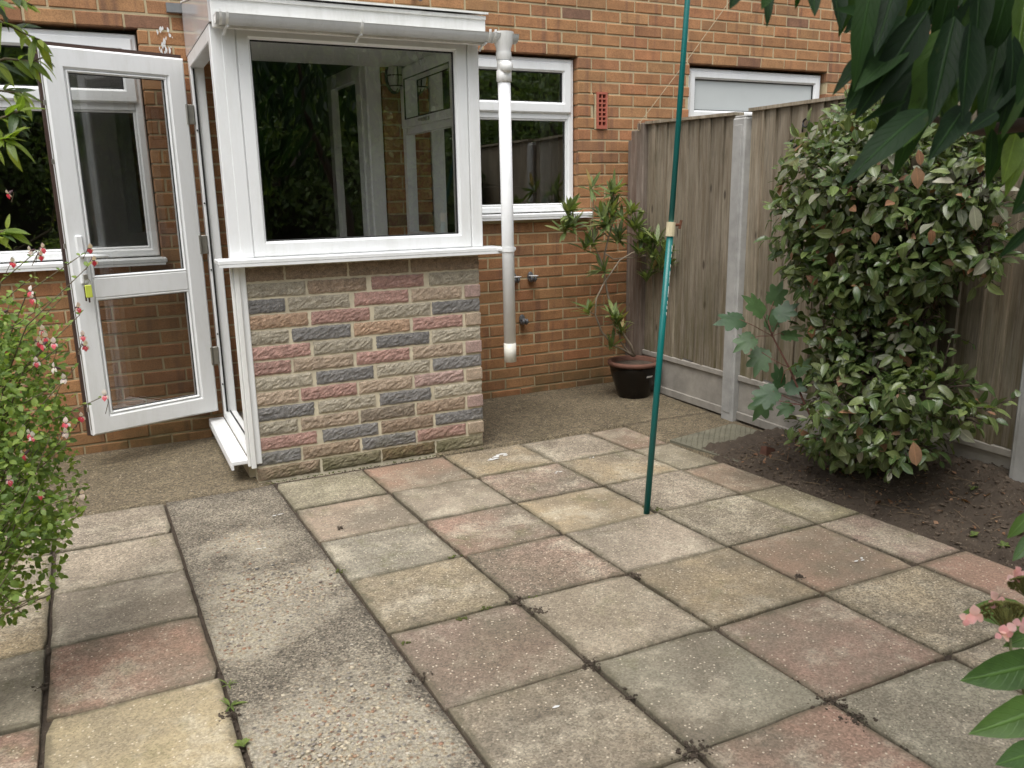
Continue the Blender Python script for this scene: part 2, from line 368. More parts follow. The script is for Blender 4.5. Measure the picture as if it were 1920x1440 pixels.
# ------------------------------------------------------------------ ground, paving, concrete, soil bed
g = MB(); g.quad((-150, -150, -.05), (150, -150, -.05), (150, 150, -.05), (-150, 150, -.05)); struct('ground', g, mat_soil('lawn_earth', 1.3))
pv = MB(); pv.quad((-2.2, -7.2, -.016), (3.56, -7.2, -.016), (3.56, .02, -.016), (-2.2, .02, -.016))
paving = struct('paving', pv, SOIL)
LX = {'A': (-1.03, .016), 'B': (-.58, .018), 'K0': (-.127, .0204), 'K1': (.309, .0277), 'L0': (.800, .0348), 'L1': (1.231, .0466), 'L2': (1.664, .054), 'L3': (2.115, .0635), 'L4': (2.55, .078), 'L5': (2.804, .081)}
def lx(k, y): a, b = LX[k]; return a+b*(-y)
ROWS = [-1.012, -1.400, -1.800, -2.200, -2.622, -3.072, -3.530, -3.985, -4.44, -4.9, -5.36, -5.82, -6.28]
PINK, RUST, BUFF, GREEN, GREY, BLUE = (.335, .215, .165), (.39, .255, .19), (.37, .31, .20), (.285, .275, .195), (.335, .30, .24), (.28, .275, .225)
slabcol = {('L0', 0): GREEN, ('L1', 0): RUST, ('L2', 0): BUFF, ('L3', 0): GREY, ('L4', 0): PINK,
           ('L0', 1): (.38, .31, .24), ('L1', 1): GREY, ('L2', 1): (.33, .25, .20), ('L3', 1): BUFF, ('L4', 1): GREEN,
           ('L0', 2): BLUE, ('L1', 2): (.33, .225, .175), ('L2', 2): BUFF, ('L3', 2): GREY, ('L4', 2): (.36, .26, .19),
           ('L0', 3): (.345, .30, .20), ('L1', 3): (.295, .215, .17), ('L2', 3): (.37, .33, .265), ('L3', 3): (.31, .285, .215), ('L4', 3): (.315, .30, .19),
           ('L0', 4): (.255, .185, .155), ('L1', 4): (.40, .36, .28), ('L2', 4): BUFF, ('L3', 4): RUST, ('L4', 4): (.34, .25, .215),
           ('L0', 5): (.30, .265, .20), ('L1', 5): (.275, .275, .215), ('L2', 5): (.335, .225, .18), ('L3', 5): (.36, .315, .22), ('L4', 5): PINK,
           ('L0', 6): GREY, ('L1', 6): PINK, ('L2', 6): (.295, .29, .225), ('L3', 6): (.375, .32, .235),
           ('K0', 0): (.335, .30, .245), ('K0', 1): (.375, .335, .265), ('K0', 2): (.33, .30, .245), ('K0', 3): (.355, .225, .17), ('K0', 4): (.375, .325, .205), ('K0', 5): GREY,
           ('B', 1): (.36, .315, .22), ('B', 2): BUFF, ('B', 3): (.34, .32, .25), ('B', 4): (.32, .205, .155)}
def slab(k, k2, i, col):
    y0, y1 = ROWS[i], ROWS[i+1]; gp = lambda: rnd.uniform(.0015, .0042); gx = lambda: rnd.uniform(.003, .0075); r = lambda: rnd.uniform(-.003, .003)
    c = [(lx(k, y1)+gx()+r(), y1+gp()+r()), (lx(k2, y1)-gx()+r(), y1+gp()+r()), (lx(k2, y0)-gx()+r(), y0-gp()+r()), (lx(k, y0)+gx()+r(), y0-gp()+r())]
    n = 7; out = []; uvo = []; uvc = [(0, 0), (1, 0), (1, 1), (0, 1)]
    for e in range(4):                                      # edges nibbled a little, as cast slabs are
        a, b = Vector(c[e]), Vector(c[(e+1) % 4]); nrm = Vector((-(b-a).y, (b-a).x)).normalized()
        for j in range(n):
            t = j/n; q = a.lerp(b, t)+nrm*(rnd.uniform(0, .0034) if j else rnd.choice([.002, .003, .004, .006, .008, .016])); ua, ub = Vector(uvc[e]), Vector(uvc[(e+1) % 4])
            out.append(q); uvo.append(ua.lerp(ub, t))
    ctr = sum(out, Vector((0, 0)))/len(out); hz = [rnd.uniform(-.0025, .0035) for _ in range(3)]
    zz = lambda q: hz[0]+hz[1]*2*(q.x-ctr.x)+hz[2]*2*(q.y-ctr.y)
    m = MB(); m.uv = []; N = len(out)
    for lvl, (ins, dz) in enumerate(((.006, 0), (.0015, -.002), (0, -.006), (0, -.045))):
        for q, w in zip(out, uvo):
            d = (ctr-q).normalized(); p = q+d*ins; m.v.append((p.x, p.y, zz(p)+dz)); m.uv.append((w.x, w.y))
    m.f.append(tuple(range(N)))
    for l in range(3):
        for j in range(N): m.f.append((l*N+j, (l+1)*N+j, (l+1)*N+(j+1) % N, l*N+(j+1) % N))
    return m.build('paving_slab', SLAB, paving, color=col)
KS = ['A', 'B', 'K0', 'K1', 'L0', 'L1', 'L2', 'L3', 'L4', 'L5']; palette = [PINK, BUFF, GREY, GREEN, RUST, (.34, .3, .24)]
for a, b in zip(KS, KS[1:]):
    if a == 'K1': continue
    for i in range(len(ROWS)-1):
        slab(a, b, i, slabcol.get((a, i)) or rnd.choice(palette))

def sheet(x0, x1, y0, y1, n, m, z, amp, sc, edge=None):
    s = MB()
    for j in range(m+1):
        for i in range(n+1):
            y = y0+(y1-y0)*j/m; a = x0(y) if callable(x0) else x0; b = x1(y) if callable(x1) else x1
            x = a+(b-a)*i/n; zz = (z(x, y) if callable(z) else z)+amp*mnoise.noise(Vector((x*sc, y*sc, 3.1)))
            s.v.append((x, y, zz))
    for j in range(m):
        for i in range(n): q = j*(n+1)+i; s.f.append((q, q+1, q+n+2, q+n+1))
    return s
def skirt(s, n, m, d):                                        # close the sides of a cast sheet
    ring = [i for i in range(n+1)]+[j*(n+1)+n for j in range(1, m+1)]+[m*(n+1)+i for i in range(n-1, -1, -1)]+[j*(n+1) for j in range(m-1, 0, -1)]
    b = len(s.v); s.v += [(s.v[i][0], s.v[i][1], s.v[i][2]-d) for i in ring]; k = len(ring)
    for i in range(k): s.f.append((ring[i], b+i, b+(i+1) % k, ring[(i+1) % k]))
    return s
s = skirt(sheet(lambda y: lx('K1', y)+.008+.004*mnoise.noise(Vector((1, y*9, 0))), lambda y: lx('L0', y)-.007+.004*mnoise.noise(Vector((7, y*9, 0))), -6.6, -1.018, 12, 70, -.001, .005, 4), 12, 70, .06)
path = struct('concrete_path', s, AGG, True)
m = MB()
for px, py, r in WORN:
    d = CAM.z/(-(fw+(px-960)/FPX*rt-(py-720)/FPX*up).z); c0 = at(px, py, d)
    for _ in range(int(11000*r*r)):
        x, y = c0.x+rnd.gauss(0, r*.6), c0.y+rnd.gauss(0, r*.6)
        if lx('K1', y)+.03 < x < lx('L0', y)-.03: q = rnd.choice([.003, .004, .004, .005, .006, .008]); m.ball((x, y, .001-q*.15), q, 5, (1, rnd.uniform(.6, 1), .45), .2)
m.build('bare_pebbles', mat_pebble(), path, True, kind='stuff')
s = skirt(sheet(-2.2, .832, -1.006, .03, 40, 14, 0, .006, 3), 40, 14, .06); struct('concrete_apron', s, APRON, True)
def apz(x, y): return .004
s = skirt(sheet(lambda y: 1.70, lambda y: 3.56, -.99, .03, 30, 16, apz, .008, 3), 30, 16, .06); struct('concrete_corner', s, APRON, True)
s = skirt(sheet(lambda y: lx('L5', y)+.006, 3.56, -1.72, -.99, 14, 14, .002, .008, 3.3), 14, 14, .06); struct('concrete_corner_strip', s, APRON, True)

def bedz(x, y):
    t = min(1, max(0, (x-lx('L5', y))/.6)); k = min(1, max(0, (-1.70-y)/.9)); t = t*t*(3-2*t)
    e = min(1, max(0, (x-lx('L5', y)+.012)/.07)); e = e*e*(3-2*e)
    return -.014*(1-e)+e*(.010+.010*k+t*(.035+.140*k)+.012*mnoise.noise(Vector((x*7, y*7, 0)))+.030*abs(mnoise.noise(Vector((x*15, y*15, 5))))+.010*abs(mnoise.noise(Vector((x*34, y*34, 8))))+.007*mnoise.noise(Vector((x*45, y*45, 2))))
s = sheet(lambda y: lx('L5', y)-.012+.016*mnoise.noise(Vector((2, y*6, 0)))+.008*mnoise.noise(Vector((5, y*31, 0))), 3.60, -7.0, -1.60, 60, 300, bedz, 0, 1)
struct('soil_bed', s, SOIL, True)
# crumbs of soil
def clod(m, p, r): m.ball(p, r*.8, 5, (1, rnd.uniform(.6, 1.3), rnd.uniform(.35, .7)), .45)
m = MB()
for _ in range(4200):
    y = rnd.uniform(-4.6, -1.72); x = lx('L5', y)+.01+rnd.random()**1.2*.62
    if x < 3.55: clod(m, (x, y, bedz(x, y)+.001), rnd.choice([.003, .004, .005, .006, .008, .011, .016]))
for _ in range(160):
    x, y = rnd.uniform(2.95, 3.5), rnd.uniform(-1.75, -1.25); clod(m, (x, y, .012), rnd.uniform(.002, .005))
m.build('soil_crumbs', mat_soil('soil_crumb', 1.7), kind='stuff')
m = MB()                                                      # the dirt raked out of the joints
for px, py, n, sp in ((970, 1128, 22, .02), (1012, 1146, 26, .02), (1108, 1246, 26, .022), (1192, 1080, 16, .015), (1300, 1412, 40, .03), (1558, 1318, 36, .03), (1610, 1350, 22, .025), (1500, 1082, 14, .012), (790, 1268, 12, .02), (430, 1345, 22, .02), (80, 1290, 16, .015), (1180, 1310, 12, .02), (640, 990, 6, .01)):
    d = CAM.z/(-(fw+(px-960)/FPX*rt-(py-720)/FPX*up).z); c = at(px, py, d)
    for _ in range(int(n*2.6)): clod(m, (c.x+rnd.gauss(0, sp*.75), c.y+rnd.gauss(0, sp*.75), rnd.uniform(.0, .005)), rnd.choice([.002, .003, .003, .004, .005, .008]))
for k in ('K0', 'K1', 'L0', 'L1', 'L2', 'L3', 'L4'):
    y = -1.05
    while y > -4.6:
        y -= rnd.expovariate(28); clod(m, (lx(k, y)+rnd.gauss(0, .004), y, rnd.uniform(-.010, .001)), rnd.uniform(.002, .0055))
for yy in ROWS[:8]:
    x = -.6
    while x < 2.8:
        x += rnd.expovariate(14)
        if not .33 < x < .86: clod(m, (x, yy+rnd.gauss(0, .003), rnd.uniform(-.011, -.002)), rnd.uniform(.002, .005))
for _ in range(240):
    x = rnd.uniform(1.98, 3.4); clod(m, (x, rnd.choice([-.985, -.03, -.02])+rnd.gauss(0, .012), .004), rnd.uniform(.002, .005))
for _ in range(120):
    clod(m, (rnd.uniform(.80, 1.98), -1.0+rnd.gauss(0, .006), 0), rnd.uniform(.002, .006))
m.build('joint_dirt', SOIL, kind='stuff')
MOSS = mat_plain('moss', (.10, .115, .028), .95, .4, 40, .6)
m = MB()
for px, py, n in ((868, 1160, 16), (912, 1140, 10), (640, 1070, 10), (845, 1045, 8), (1212, 950, 14), (1236, 955, 12), (620, 1240, 0), (760, 1205, 6), (1005, 1120, 6)):
    d = CAM.z/(-(fw+(px-960)/FPX*rt-(py-720)/FPX*up).z); c = at(px, py, d)
    for _ in range(n): m.ball((c.x+rnd.gauss(0, .012), c.y+rnd.gauss(0, .006), .001), rnd.uniform(.003, .006), 5, (1, 1, .6), .3)
for _ in range(150): m.ball((rnd.uniform(.78, 1.99), -.985+rnd.gauss(0, .006), .002), rnd.uniform(.002, .005), 5, (1, 1, .6), .3)
m.build('moss_tufts', MOSS, kind='stuff')
WPAINT = mat_plain('white_paint_splash', (.70, .70, .68), .6, .15)
def splash(px, py, w, h, ang, n=5):
    d = CAM.z/(-(fw+(px-960)/FPX*rt-(py-720)/FPX*up).z); c = at(px, py, d); m = MB()
    for _ in range(n):
        o = Vector((rnd.gauss(0, w), rnd.gauss(0, h))); o = Vector((o.x*cos(ang)-o.y*sin(ang), o.x*sin(ang)+o.y*cos(ang)))
        r = rnd.uniform(.25, .6)*h+.002; k = 9; st = rnd.uniform(1, 3.2)
        m.quad(*[(c.x+o.x+r*st*rnd.uniform(.7, 1.2)*cos(2*pi*j/k+.3), c.y+o.y+r*rnd.uniform(.6, 1.2)*sin(2*pi*j/k+.3), .0058+.0002*_) for j in range(k)])
    m.build('paint_mark', WPAINT, paving)
for a in ((935, 858, .035, .016, .5, 9), (522, 967, .016, .004, 0, 5), (1048, 886, .014, .005, .6, 4), (492, 1030, .009, .004, 0, 3), (1612, 1052, .010, .005, .2, 4), (1042, 1329, .005, .005, 0, 2), (1110, 860, .008, .004, 0, 3)): splash(*a)

# ------------------------------------------------------------------ the house
ZD, CH = .1255, .075
def crs(c): return ZD+CH*c
OPEN = [(-1.62, .505, crs(12), crs(28)), (2.13, 3.155, crs(14), crs(28)), (4.075, 5.385, crs(23), crs(28)), (.93, 1.81, -.2, crs(28)), (3.287, 3.392, crs(22), crs(25))]
house = thing('brick_house', 'orange brick house rear wall with white framed windows and pale mortar', 'house', (1.5, 0, 0))
XA, XB, ZT = -3.2, 9.0, 4.4
m = MB(); OPM = [(o[0]-.008, o[1]+.008, o[2], o[3]+.008) for o in OPEN]; xs = sorted({XA, XB, *[o[0] for o in OPM], *[o[1] for o in OPM]}); zs = sorted({-.1, ZT, *[max(-.1, o[2]) for o in OPM], *[o[3] for o in OPM]})
for x0, x1 in zip(xs, xs[1:]):
    for z0, z1 in zip(zs, zs[1:]):
        cx, cz = (x0+x1)/2, (z0+z1)/2
        if not any(o[0] < cx < o[1] and o[2] < cz < o[3] for o in OPM): m.box(x0, x1, .005, .28, z0, z1)
m.build('mortar_wall', MORTAR, house)
bricks = []
for c in range(-2, 57):
    z0 = crs(c); off = 0 if c % 2 == 0 else .1125; x = XA+off-.225
    x = math.floor(x/.225)*.225+off
    while x < XB:
        parts = [(x+.005, x+.22)]
        for o in OPEN:
            if o[2]-.01 < z0+.0375 < o[3]+.01:
                new = []
                for a, b in parts:
                    if b <= o[0] or a >= o[1]: new.append((a, b)); continue
                    if a < o[0]-.02: new.append((a, o[0]-.002))
                    if b > o[1]+.02: new.append((o[1]+.002, b))
                parts = new
        for a, b in parts:
            if a > XA and b < XB: bricks.append((a, b, z0+.005, z0+.07))
        x += .225
def brick_px(b):
    P = [to_px((x, 0, z)) for x in (b[0], b[1]) for z in (b[2], b[3])]
    if any(p[2] < .5 for p in P): return 0
    cx = sum(p[0] for p in P)/4; cy = sum(p[1] for p in P)/4
    if not (-5 < cx < 1925 and -5 < cy < 1445): return 0
    if 400 < cx < 908 and cy < 900 or cx > 1195+(.0*cy) and cy > 232 or cx > 1560: return 0
    if cx < 120 and cy > 560: return 0
    return abs((P[2][0]-P[0][0])*(P[1][1]-P[0][1]))*(.65 if 95 < cx < 400 and cy > 80 else 1)
bricks.sort(key=brick_px, reverse=True)
def brick_mesh(mb, a, b, z0, z1, ox=0, oz=0):
    j = lambda s=.0018: rnd.uniform(-s, s)
    f0 = rnd.uniform(-.0025, .0025); k = len(mb.v)
    x0, x1, zz0, zz1 = a-ox, b-ox, z0-oz, z1-oz; c = .004
    for X, Z, sx, sz in ((x0, zz0, 1, 1), (x1, zz0, -1, 1), (x1, zz1, -1, -1), (x0, zz1, 1, -1)):
        e = (j(), j(.0014))
        mb.v += [(X+sx*c+e[0], f0+j(.001), Z+sz*c+e[1]), (X+e[0]*.6, f0+c, Z+e[1]*.6), (X, .12, Z)]
    mb.f.append((k, k+3, k+6, k+9))
    for q in range(4):
        r = (q+1) % 4
        for l in (0, 1): mb.f.append((k+q*3+l, k+q*3+l+1, k+r*3+l+1, k+r*3+l))
cache = {}
for b in bricks[:300]:
    w = round(b[1]-b[0], 2); key = (w, rnd.randrange(8 if w > .2 else 2))
    if key not in cache:
        t = MB(); brick_mesh(t, -w/2, w/2, -.0325, .0325); cache[key] = t.mesh('brick', BRICK)
    o = put('brick', cache[key], house, T((b[0]+b[1])/2, 0, (b[2]+b[3])/2) @ Matrix.Diagonal(((b[1]-b[0])/w, 1, 1, 1)))
m = MB()
for b in bricks[300:]: brick_mesh(m, *b)
m.build('brickwork', BRICK, house, kind='stuff')
# mortar packing under the sills and round the air brick, lead scraps, old paint
m = MB(); m.box(3.287, 3.30, -.001, .1, crs(22), crs(25)); m.box(3.383, 3.392, -.001, .1, crs(22), crs(25)); m.box(2.13, 3.155, .004, .1, crs(14), 1.197); m.build('mortar_packing', MORTAR, house)
VENT = mat_plain('red_clay_vent', (.42, .12, .075), .8, .25, 40, .4)
m = MB(); vx0, vx1, vz0, vz1 = 3.3005, 3.3825, 1.776, 2.012; nx, nz = 2, 7; bw = .011
cw = (vx1-vx0-.018-bw)/2
m.box(vx0, vx0+.014, -.012, .06, vz0, vz1); m.box(vx1-.014, vx1, -.012, .06, vz0, vz1); xm = (vx0+vx1)/2
m.box(vx0+.014, vx1-.014, -.012, .06, vz0, vz0+.022); m.box(vx0+.014, vx1-.014, -.012, .06, vz1-.014, vz1)
hh = (vz1-.014-vz0-.022)/7
for i in range(1, 7): m.box(vx0+.014, vx1-.014, -.009, .06, vz0+.022+i*hh-.005, vz0+.022+i*hh+.005)
m.box(xm-.005, xm+.005, -.0088, .06, vz0+.0221, vz1-.0141); m.box(vx0+.014, vx1-.014, .04, .062, vz0+.02, vz1-.012)
m.build('air_brick', VENT, house)

def ring(m, x0, x1, z0, z1, w, y0, y1, ch=.004):             # a mitred rectangular frame
    wl, wr, wb, wt = w if isinstance(w, tuple) else (w, w, w, w)
    o = [(x0, z0), (x1, z0), (x1, z1), (x0, z1)]; i = [(x0+wl, z0+wb), (x1-wr, z0+wb), (x1-wr, z1-wt), (x0+wl, z1-wt)]
    sgn = [(1, 1), (-1, 1), (-1, -1), (1, -1)]
    L = []
    for (ox, oz), (ix, iz), (sx, sz) in zip(o, i, sgn):
        L.append([(ox, y1, oz), (ox, y0+ch, oz), (ox+sx*ch, y0, oz+sz*ch), (ix-sx*ch*1.5, y0, iz-sz*ch*1.5), (ix, y0+ch*1.8, iz), (ix, y1, iz)])
    b = len(m.v)
    for l in L: m.v += l
    for k in range(4):
        k2 = (k+1) % 4
        for q in range(6):
            q2 = (q+1) % 6; m.f.append((b+k*6+q, b+k2*6+q, b+k2*6+q2, b+k*6+q2))
    return m
def pane(x0, x1, z0, z1, y, parent, name='pane', M4=None, mat=None):
    m = MB(); m.quad((x0, y, z0), (x1, y, z0), (x1, y, z1), (x0, y, z1))
    if M4: m.v = [tuple(M4 @ Vector(v)) for v in m.v]
    return m.build(name, mat or GLASS, parent)
def gasket(x0, x1, z0, z1, y, parent, M4=None):
    m = MB(); ring(m, x0, x1, z0, z1, .006, y, y+.008, .001)
    if M4: m.v = [tuple(M4 @ Vector(v)) for v in m.v]
    return m.build('glazing_seal', SEAL, parent)
def window(x0, x1, zb, zt, zm, label, sill=True, mul=None, sx1=None):
    m = MB(); ring(m, x0, x1, zb, zt, .042, .045, .115, .006)
    if zm: m.box(x0+.042, x1-.042, .05, .11, zm-.047, zm-.005)
    w = m.build('window', UPVC, house, label=label)
    if zm:
        s = MB(); ring(s, x0+.022, x1-.022, zm-.012, zt-.022, (.062, .062, .068, .062), .030, .10, .008); s.build('opening_sash', UPVC, w)
        gx = (x0+.084, x1-.084, zm+.056, zt-.084); pane(*gx, .06, w); gasket(*gx, .05, w)
        gx = (x0+.054, x1-.054, zb+.042, zm-.047); 
        s = MB(); ring(s, x0+.0421, x1-.0421, zb+.0421, zm-.0471, .013, .056, .1, .003); s.build('glazing_bead', UPVC, w)
        pane(*gx, .075, w); gasket(gx[0]-.001, gx[1]+.001, gx[2]+.01, gx[3]-.01, .07, w)
    else:
        s = MB(); ring(s, x0+.02, x1-.02, zb+.02, zt-.02, .052, .032, .1, .008); s.build('opening_sash', UPVC, w)
        gx = (x0+.072, x1-.072, zb+.072, zt-.072); pane(*gx, .06, w, 'pane', None, CGLASS); gasket(*gx, .05, w)
    if sill:
        s = MB(); s.box(x0-.03, (sx1 or x1+.03), -.055, .05, zb-.034, zb-.006, .006); s.box(x0-.02, (sx1 or x1+.03)-.01, -.054, -.03, zb-.044, zb-.032); s.build('sill', UPVC, w)
    return w
w1 = window(-1.60, .500, 1.062, 2.205, 1.875, None, sx1=.528)
w2 = window(2.135, 3.150, 1.236, 2.212, 1.885, None, sx1=3.252)
w3 = window(4.085, 5.375, 1.85, 2.208, None, None, False)
# rooms behind the panes
def room(x0, x1, z0, z1, d, mat):
    m = MB(); y0, y1 = .28, d
    m.quad((x0, y1, z0), (x1, y1, z0), (x1, y1, z1), (x0, y1, z1)); m.quad((x0, y0, z0), (x0, y1, z0), (x0, y1, z1), (x0, y0, z1))
    m.quad((x1, y0, z0), (x1, y1, z0), (x1, y1, z1), (x1, y0, z1)); m.quad((x0, y0, z0), (x1, y0, z0), (x1, y1, z0), (x0, y1, z0)); m.quad((x0, y0, z1), (x1, y0, z1), (x1, y1, z1), (x0, y1, z1))
    struct('room', m, mat)
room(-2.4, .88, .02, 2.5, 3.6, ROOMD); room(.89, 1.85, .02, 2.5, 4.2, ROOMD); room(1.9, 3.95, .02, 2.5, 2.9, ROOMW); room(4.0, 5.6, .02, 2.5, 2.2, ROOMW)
def curtain(x0, x1, z0, z1, y, label, mat=CURT, waves=9, amp=.025):
    m = MB(); n = waves*6
    for i in range(n+1):
        x = x0+(x1-x0)*i/n; yy = y+amp*sin(i/6*2*pi)
        m.v += [(x, yy, z0), (x, yy*1.0, z1)]
    for i in range(n): m.f.append((2*i, 2*i+2, 2*i+3, 2*i+1))
    return m.build('curtain', mat, None, True, label=label, cat='curtain')
curtain(.05, .24, .9, 2.3, .38, 'grey curtain hanging behind the left window beside the open door', waves=3)
curtain(3.06, 3.24, .95, 2.3, .36, 'pale curtain hanging at the right side of the middle window', waves=2)
t = thing('kitchen_cupboard', 'pale wall cupboard inside the room behind the middle window', 'cupboard', (3.3, 2.4, 1.35))
m = MB(); m.box(2.4, 3.9, 2.3, 2.75, 1.42, 2.2, .006); m.build('carcass', CUPB, t)
for i in range(3): d_ = MB(); d_.box(2.41+i*.5, 2.89+i*.5, 2.278, 2.3, 1.44, 2.18, .006); d_.build('cupboard_door', CUPB, t)
m = MB(); m.box(2.3, 3.94, 2.25, 2.85, .1, .92); m.build('worktop_unit', CUPB, t)
m = MB(); m.box(4.15, 5.215, .118, .122, 1.90, 2.16); m.build('roller_blind', BLIND, None, label='pale grey blind drawn down behind the small right window', cat='blind')

# back door inside the porch
bd = put('back_door', None, house)
m = MB(); ring(m, .935, 1.805, .13, 2.20, (.09, .09, .05, .065), .0, .11, .006); m.build('door_frame', UPVC, bd)
H = T(1.705, .10, 0) @ Matrix.Rotation(radians(91.5), 4, 'Z')
m = MB(); ring(m, 0, .70, .18, 2.13, (.085, .085, .12, .085), -.05, 0, .006); m.box(.085, .615, -.045, -.006, .88, .98); m.v = [tuple(H @ Vector(v)) for v in m.v]; m.build('door_leaf', UPVC, bd)
pane(.085, .615, .30, .88, -.025, bd, 'pane', H); pane(.085, .615, .98, 2.045, -.025, bd, 'pane', H)
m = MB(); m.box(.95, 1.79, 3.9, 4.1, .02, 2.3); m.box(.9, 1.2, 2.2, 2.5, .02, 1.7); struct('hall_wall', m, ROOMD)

# lead flashing, paint runs on the wall by the porch, stub of pipe above the porch roof
LEAD = mat_plain('lead_flashing', (.20, .21, .215), .5, .3, 12, .3)
m = MB()
for _ in range(34):
    x = .635+rnd.gauss(0, .018); z = rnd.uniform(2.05, 2.24); r = rnd.uniform(.002, .009); k = 8
    m.quad(*[(x+r*rnd.uniform(.4, 1.)*cos(2*pi*j/k), -.0045-.0001*_, z+r*rnd.uniform(.8, 2.6)*sin(2*pi*j/k)) for j in range(k)])
m.build('paint_drip', WPAINT, house, kind='stuff')
m = MB(); m.tube([(2.03, .05, 2.52), (2.03, -.05, 2.50), (2.03, -.12, 2.47)], .015, 10); m.tube([(2.03, -.095, 2.482), (2.03, -.122, 2.469)], .018, 10)
m.build('overflow_pipe', mat_plain('dark_pipe', (.12, .10, .09), .6), house)

def wall_fitting(x, z, label, bright):
    t = thing('wall_hook', label, 'wall hook', (x, 0, z), 'grey metal fittings on the brick wall')
    m = MB(); k = 16
    for yy, r in ((-.002, 1), (-.012, 1), (-.014, .9)):
        for j in range(k): a = 2*pi*j/k; m.v.append((x+.021*r*cos(a), yy, z+.034*r*sin(a)+.012))
    for l in (0, 1):
        for j in range(k): m.f.append((l*k+j, l*k+(j+1) % k, (l+1)*k+(j+1) % k, (l+1)*k+j))
    m.f.append(tuple(2*k+j for j in range(k))); m.build('back_plate', GREYP, t, True)
    for sx in (-1, 1):
        m = MB(); m.tube([(x+sx*.012, -.012, z), (x+sx*.013, -.045, z-.012), (x+sx*.013, -.06, z+.002), (x+sx*.013, -.05, z+.018)], [.009, .011, .011, .008], 8); m.build('prong', GREYP, t, True)
    m = MB(); m.box(x-.022, x+.032, -.066, -.02, z+.018, z+.024, .003) if bright else m.box(x-.016, x+.018, -.05, -.014, z+.012, z+.018, .003)
    m.build('top_clip', mat_plain('pale_clip', (.62, .63, .64) if bright else (.22, .22, .23), .3), t)
wall_fitting(2.655, .80, 'left of the upper pair of grey wall hooks, partly behind the downpipe', True)
wall_fitting(2.782, .80, 'right of the upper pair of grey wall hooks, clear of the downpipe', True)
wall_fitting(2.715, .515, 'lowest grey wall hook, alone below the upper pair', False)

# ------------------------------------------------------------------ the porch
porch = thing('porch', 'white glazed lean-to porch on a multicoloured split stone plinth', 'porch', (1.37, -.5, 0))
m = MB(); m.box(.772, 1.980, -.955, -.86, -.05, 1.06); m.box(1.885, 1.980, -.86, -.002, -.05, 1.06); m.box(.80, 1.885, -.86, -.002, -.05, .12)
m.box(.745, .80, -.86, -.002, -.05, .098); plinth = m.build('plinth', SMORT, porch)
GRY, CHA, RED, TAN, ORG, BRN, PNK, OLV = (.45, .40, .31), (.235, .225, .215), (.45, .275, .23), (.47, .365, .27), (.48, .325, .22), (.35, .26, .185), (.49, .345, .30), (.31, .27, .175)
R_ = [[(160, 400, BRN), (412, 755, BRN), (768, 1105, BRN), (1118, 1510, BRN)],
      [(160, 515, GRY), (530, 860, BRN), (890, 1190, RED), (1222, 1512, GRY)],
      [(160, 395, CHA), (415, 760, GRY), (790, 1100, RED), (1120, 1412, TAN), (1430, 1516, PNK)],
      [(170, 525, ORG), (545, 875, RED), (900, 1225, GRY), (1235, 1512, CHA)],
      [(175, 415, GRY), (435, 765, CHA), (785, 1105, ORG), (1125, 1413, RED), (1430, 1516, TAN)],
      [(180, 535, RED), (555, 890, GRY), (915, 1220, CHA), (1238, 1522, GRY)],
      [(188, 425, RED), (440, 780, TAN), (800, 1105, RED), (1125, 1415, TAN), (1434, 1522, PNK)],
      [(195, 545, GRY), (570, 895, CHA), (915, 1220, GRY), (1240, 1522, CHA)],
      [(205, 470, TAN), (485, 800, RED), (815, 1120, TAN), (1135, 1420, PNK), (1436, 1524, TAN)],
      [(210, 555, CHA), (580, 905, GRY), (930, 1225, CHA), (1246, 1522, GRY)],
      [(215, 460, GRY), (480, 805, TAN), (820, 1130, (.25, .205, .155)), (1145, 1425, BRN), (1440, 1526, PNK)],
      [(220, 565, RED), (600, 915, CHA), (935, 1235, BRN), (1250, 1524, CHA)],
      [(235, 480, CHA), (495, 815, BRN), (830, 1135, CHA), (1148, 1427, RED), (1440, 1526, TAN)],
      [(245, 590, BRN), (605, 935, OLV), (945, 1245, (.22, .155, .085)), (1256, 1526, OLV)]]
def stone(a, b, z0, z1, col, side=None, rough=.0045):
    m = MB(); nx, nz = max(3, int((b-a)/.012)), 7; L = b-a; Hh = z1-z0; sd_ = rnd.uniform(0, 99)
    P = lambda u, d, z: (u, -.957-d, z) if side is None else (1.982+d, u, z)
    for j in range(nz+1):
        for i in range(nx+1):
            u = a+L*i/nx; z = z0+Hh*j/nz
            ed = min(i, nx-i, j, nz-j)
            d = .001 if ed == 0 else (.003+rough*(.5+.55*mnoise.noise(Vector((u*21, z*38, sd_)))+.45*mnoise.noise(Vector((u*60, z*90, sd_)))+.55*rnd.uniform(-1, 1)))*(1 if ed > 1 else .85)
            if ed == 0: u += rnd.uniform(-.0026, .0026); z += rnd.uniform(-.0022, .0022)
            m.v.append(P(u, max(.001, d), z))
    for j in range(nz):
        for i in range(nx): q = j*(nx+1)+i; m.f.append((q, q+1, q+nx+2, q+nx+1))
    bb = len(m.v); c4 = [0, nx, (nz+1)*(nx+1)-1, nz*(nx+1)]
    ringi = [i for i in range(nx+1)]+[j*(nx+1)+nx for j in range(1, nz+1)]+[nz*(nx+1)+i for i in range(nx-1, -1, -1)]+[j*(nx+1) for j in range(nz-1, 0, -1)]
    for q in ringi:
        v = m.v[q]; m.v.append((v[0], -.94, v[2]) if side is None else (1.97, v[1], v[2]))
    for k in range(len(ringi)): m.f.append((ringi[k], bb+k, bb+(k+1) % len(ringi), ringi[(k+1) % len(ringi)]))
    m.build('stone', STONE, plinth, color=col)
ZS = 1.052; SH = (ZS-.004)/14
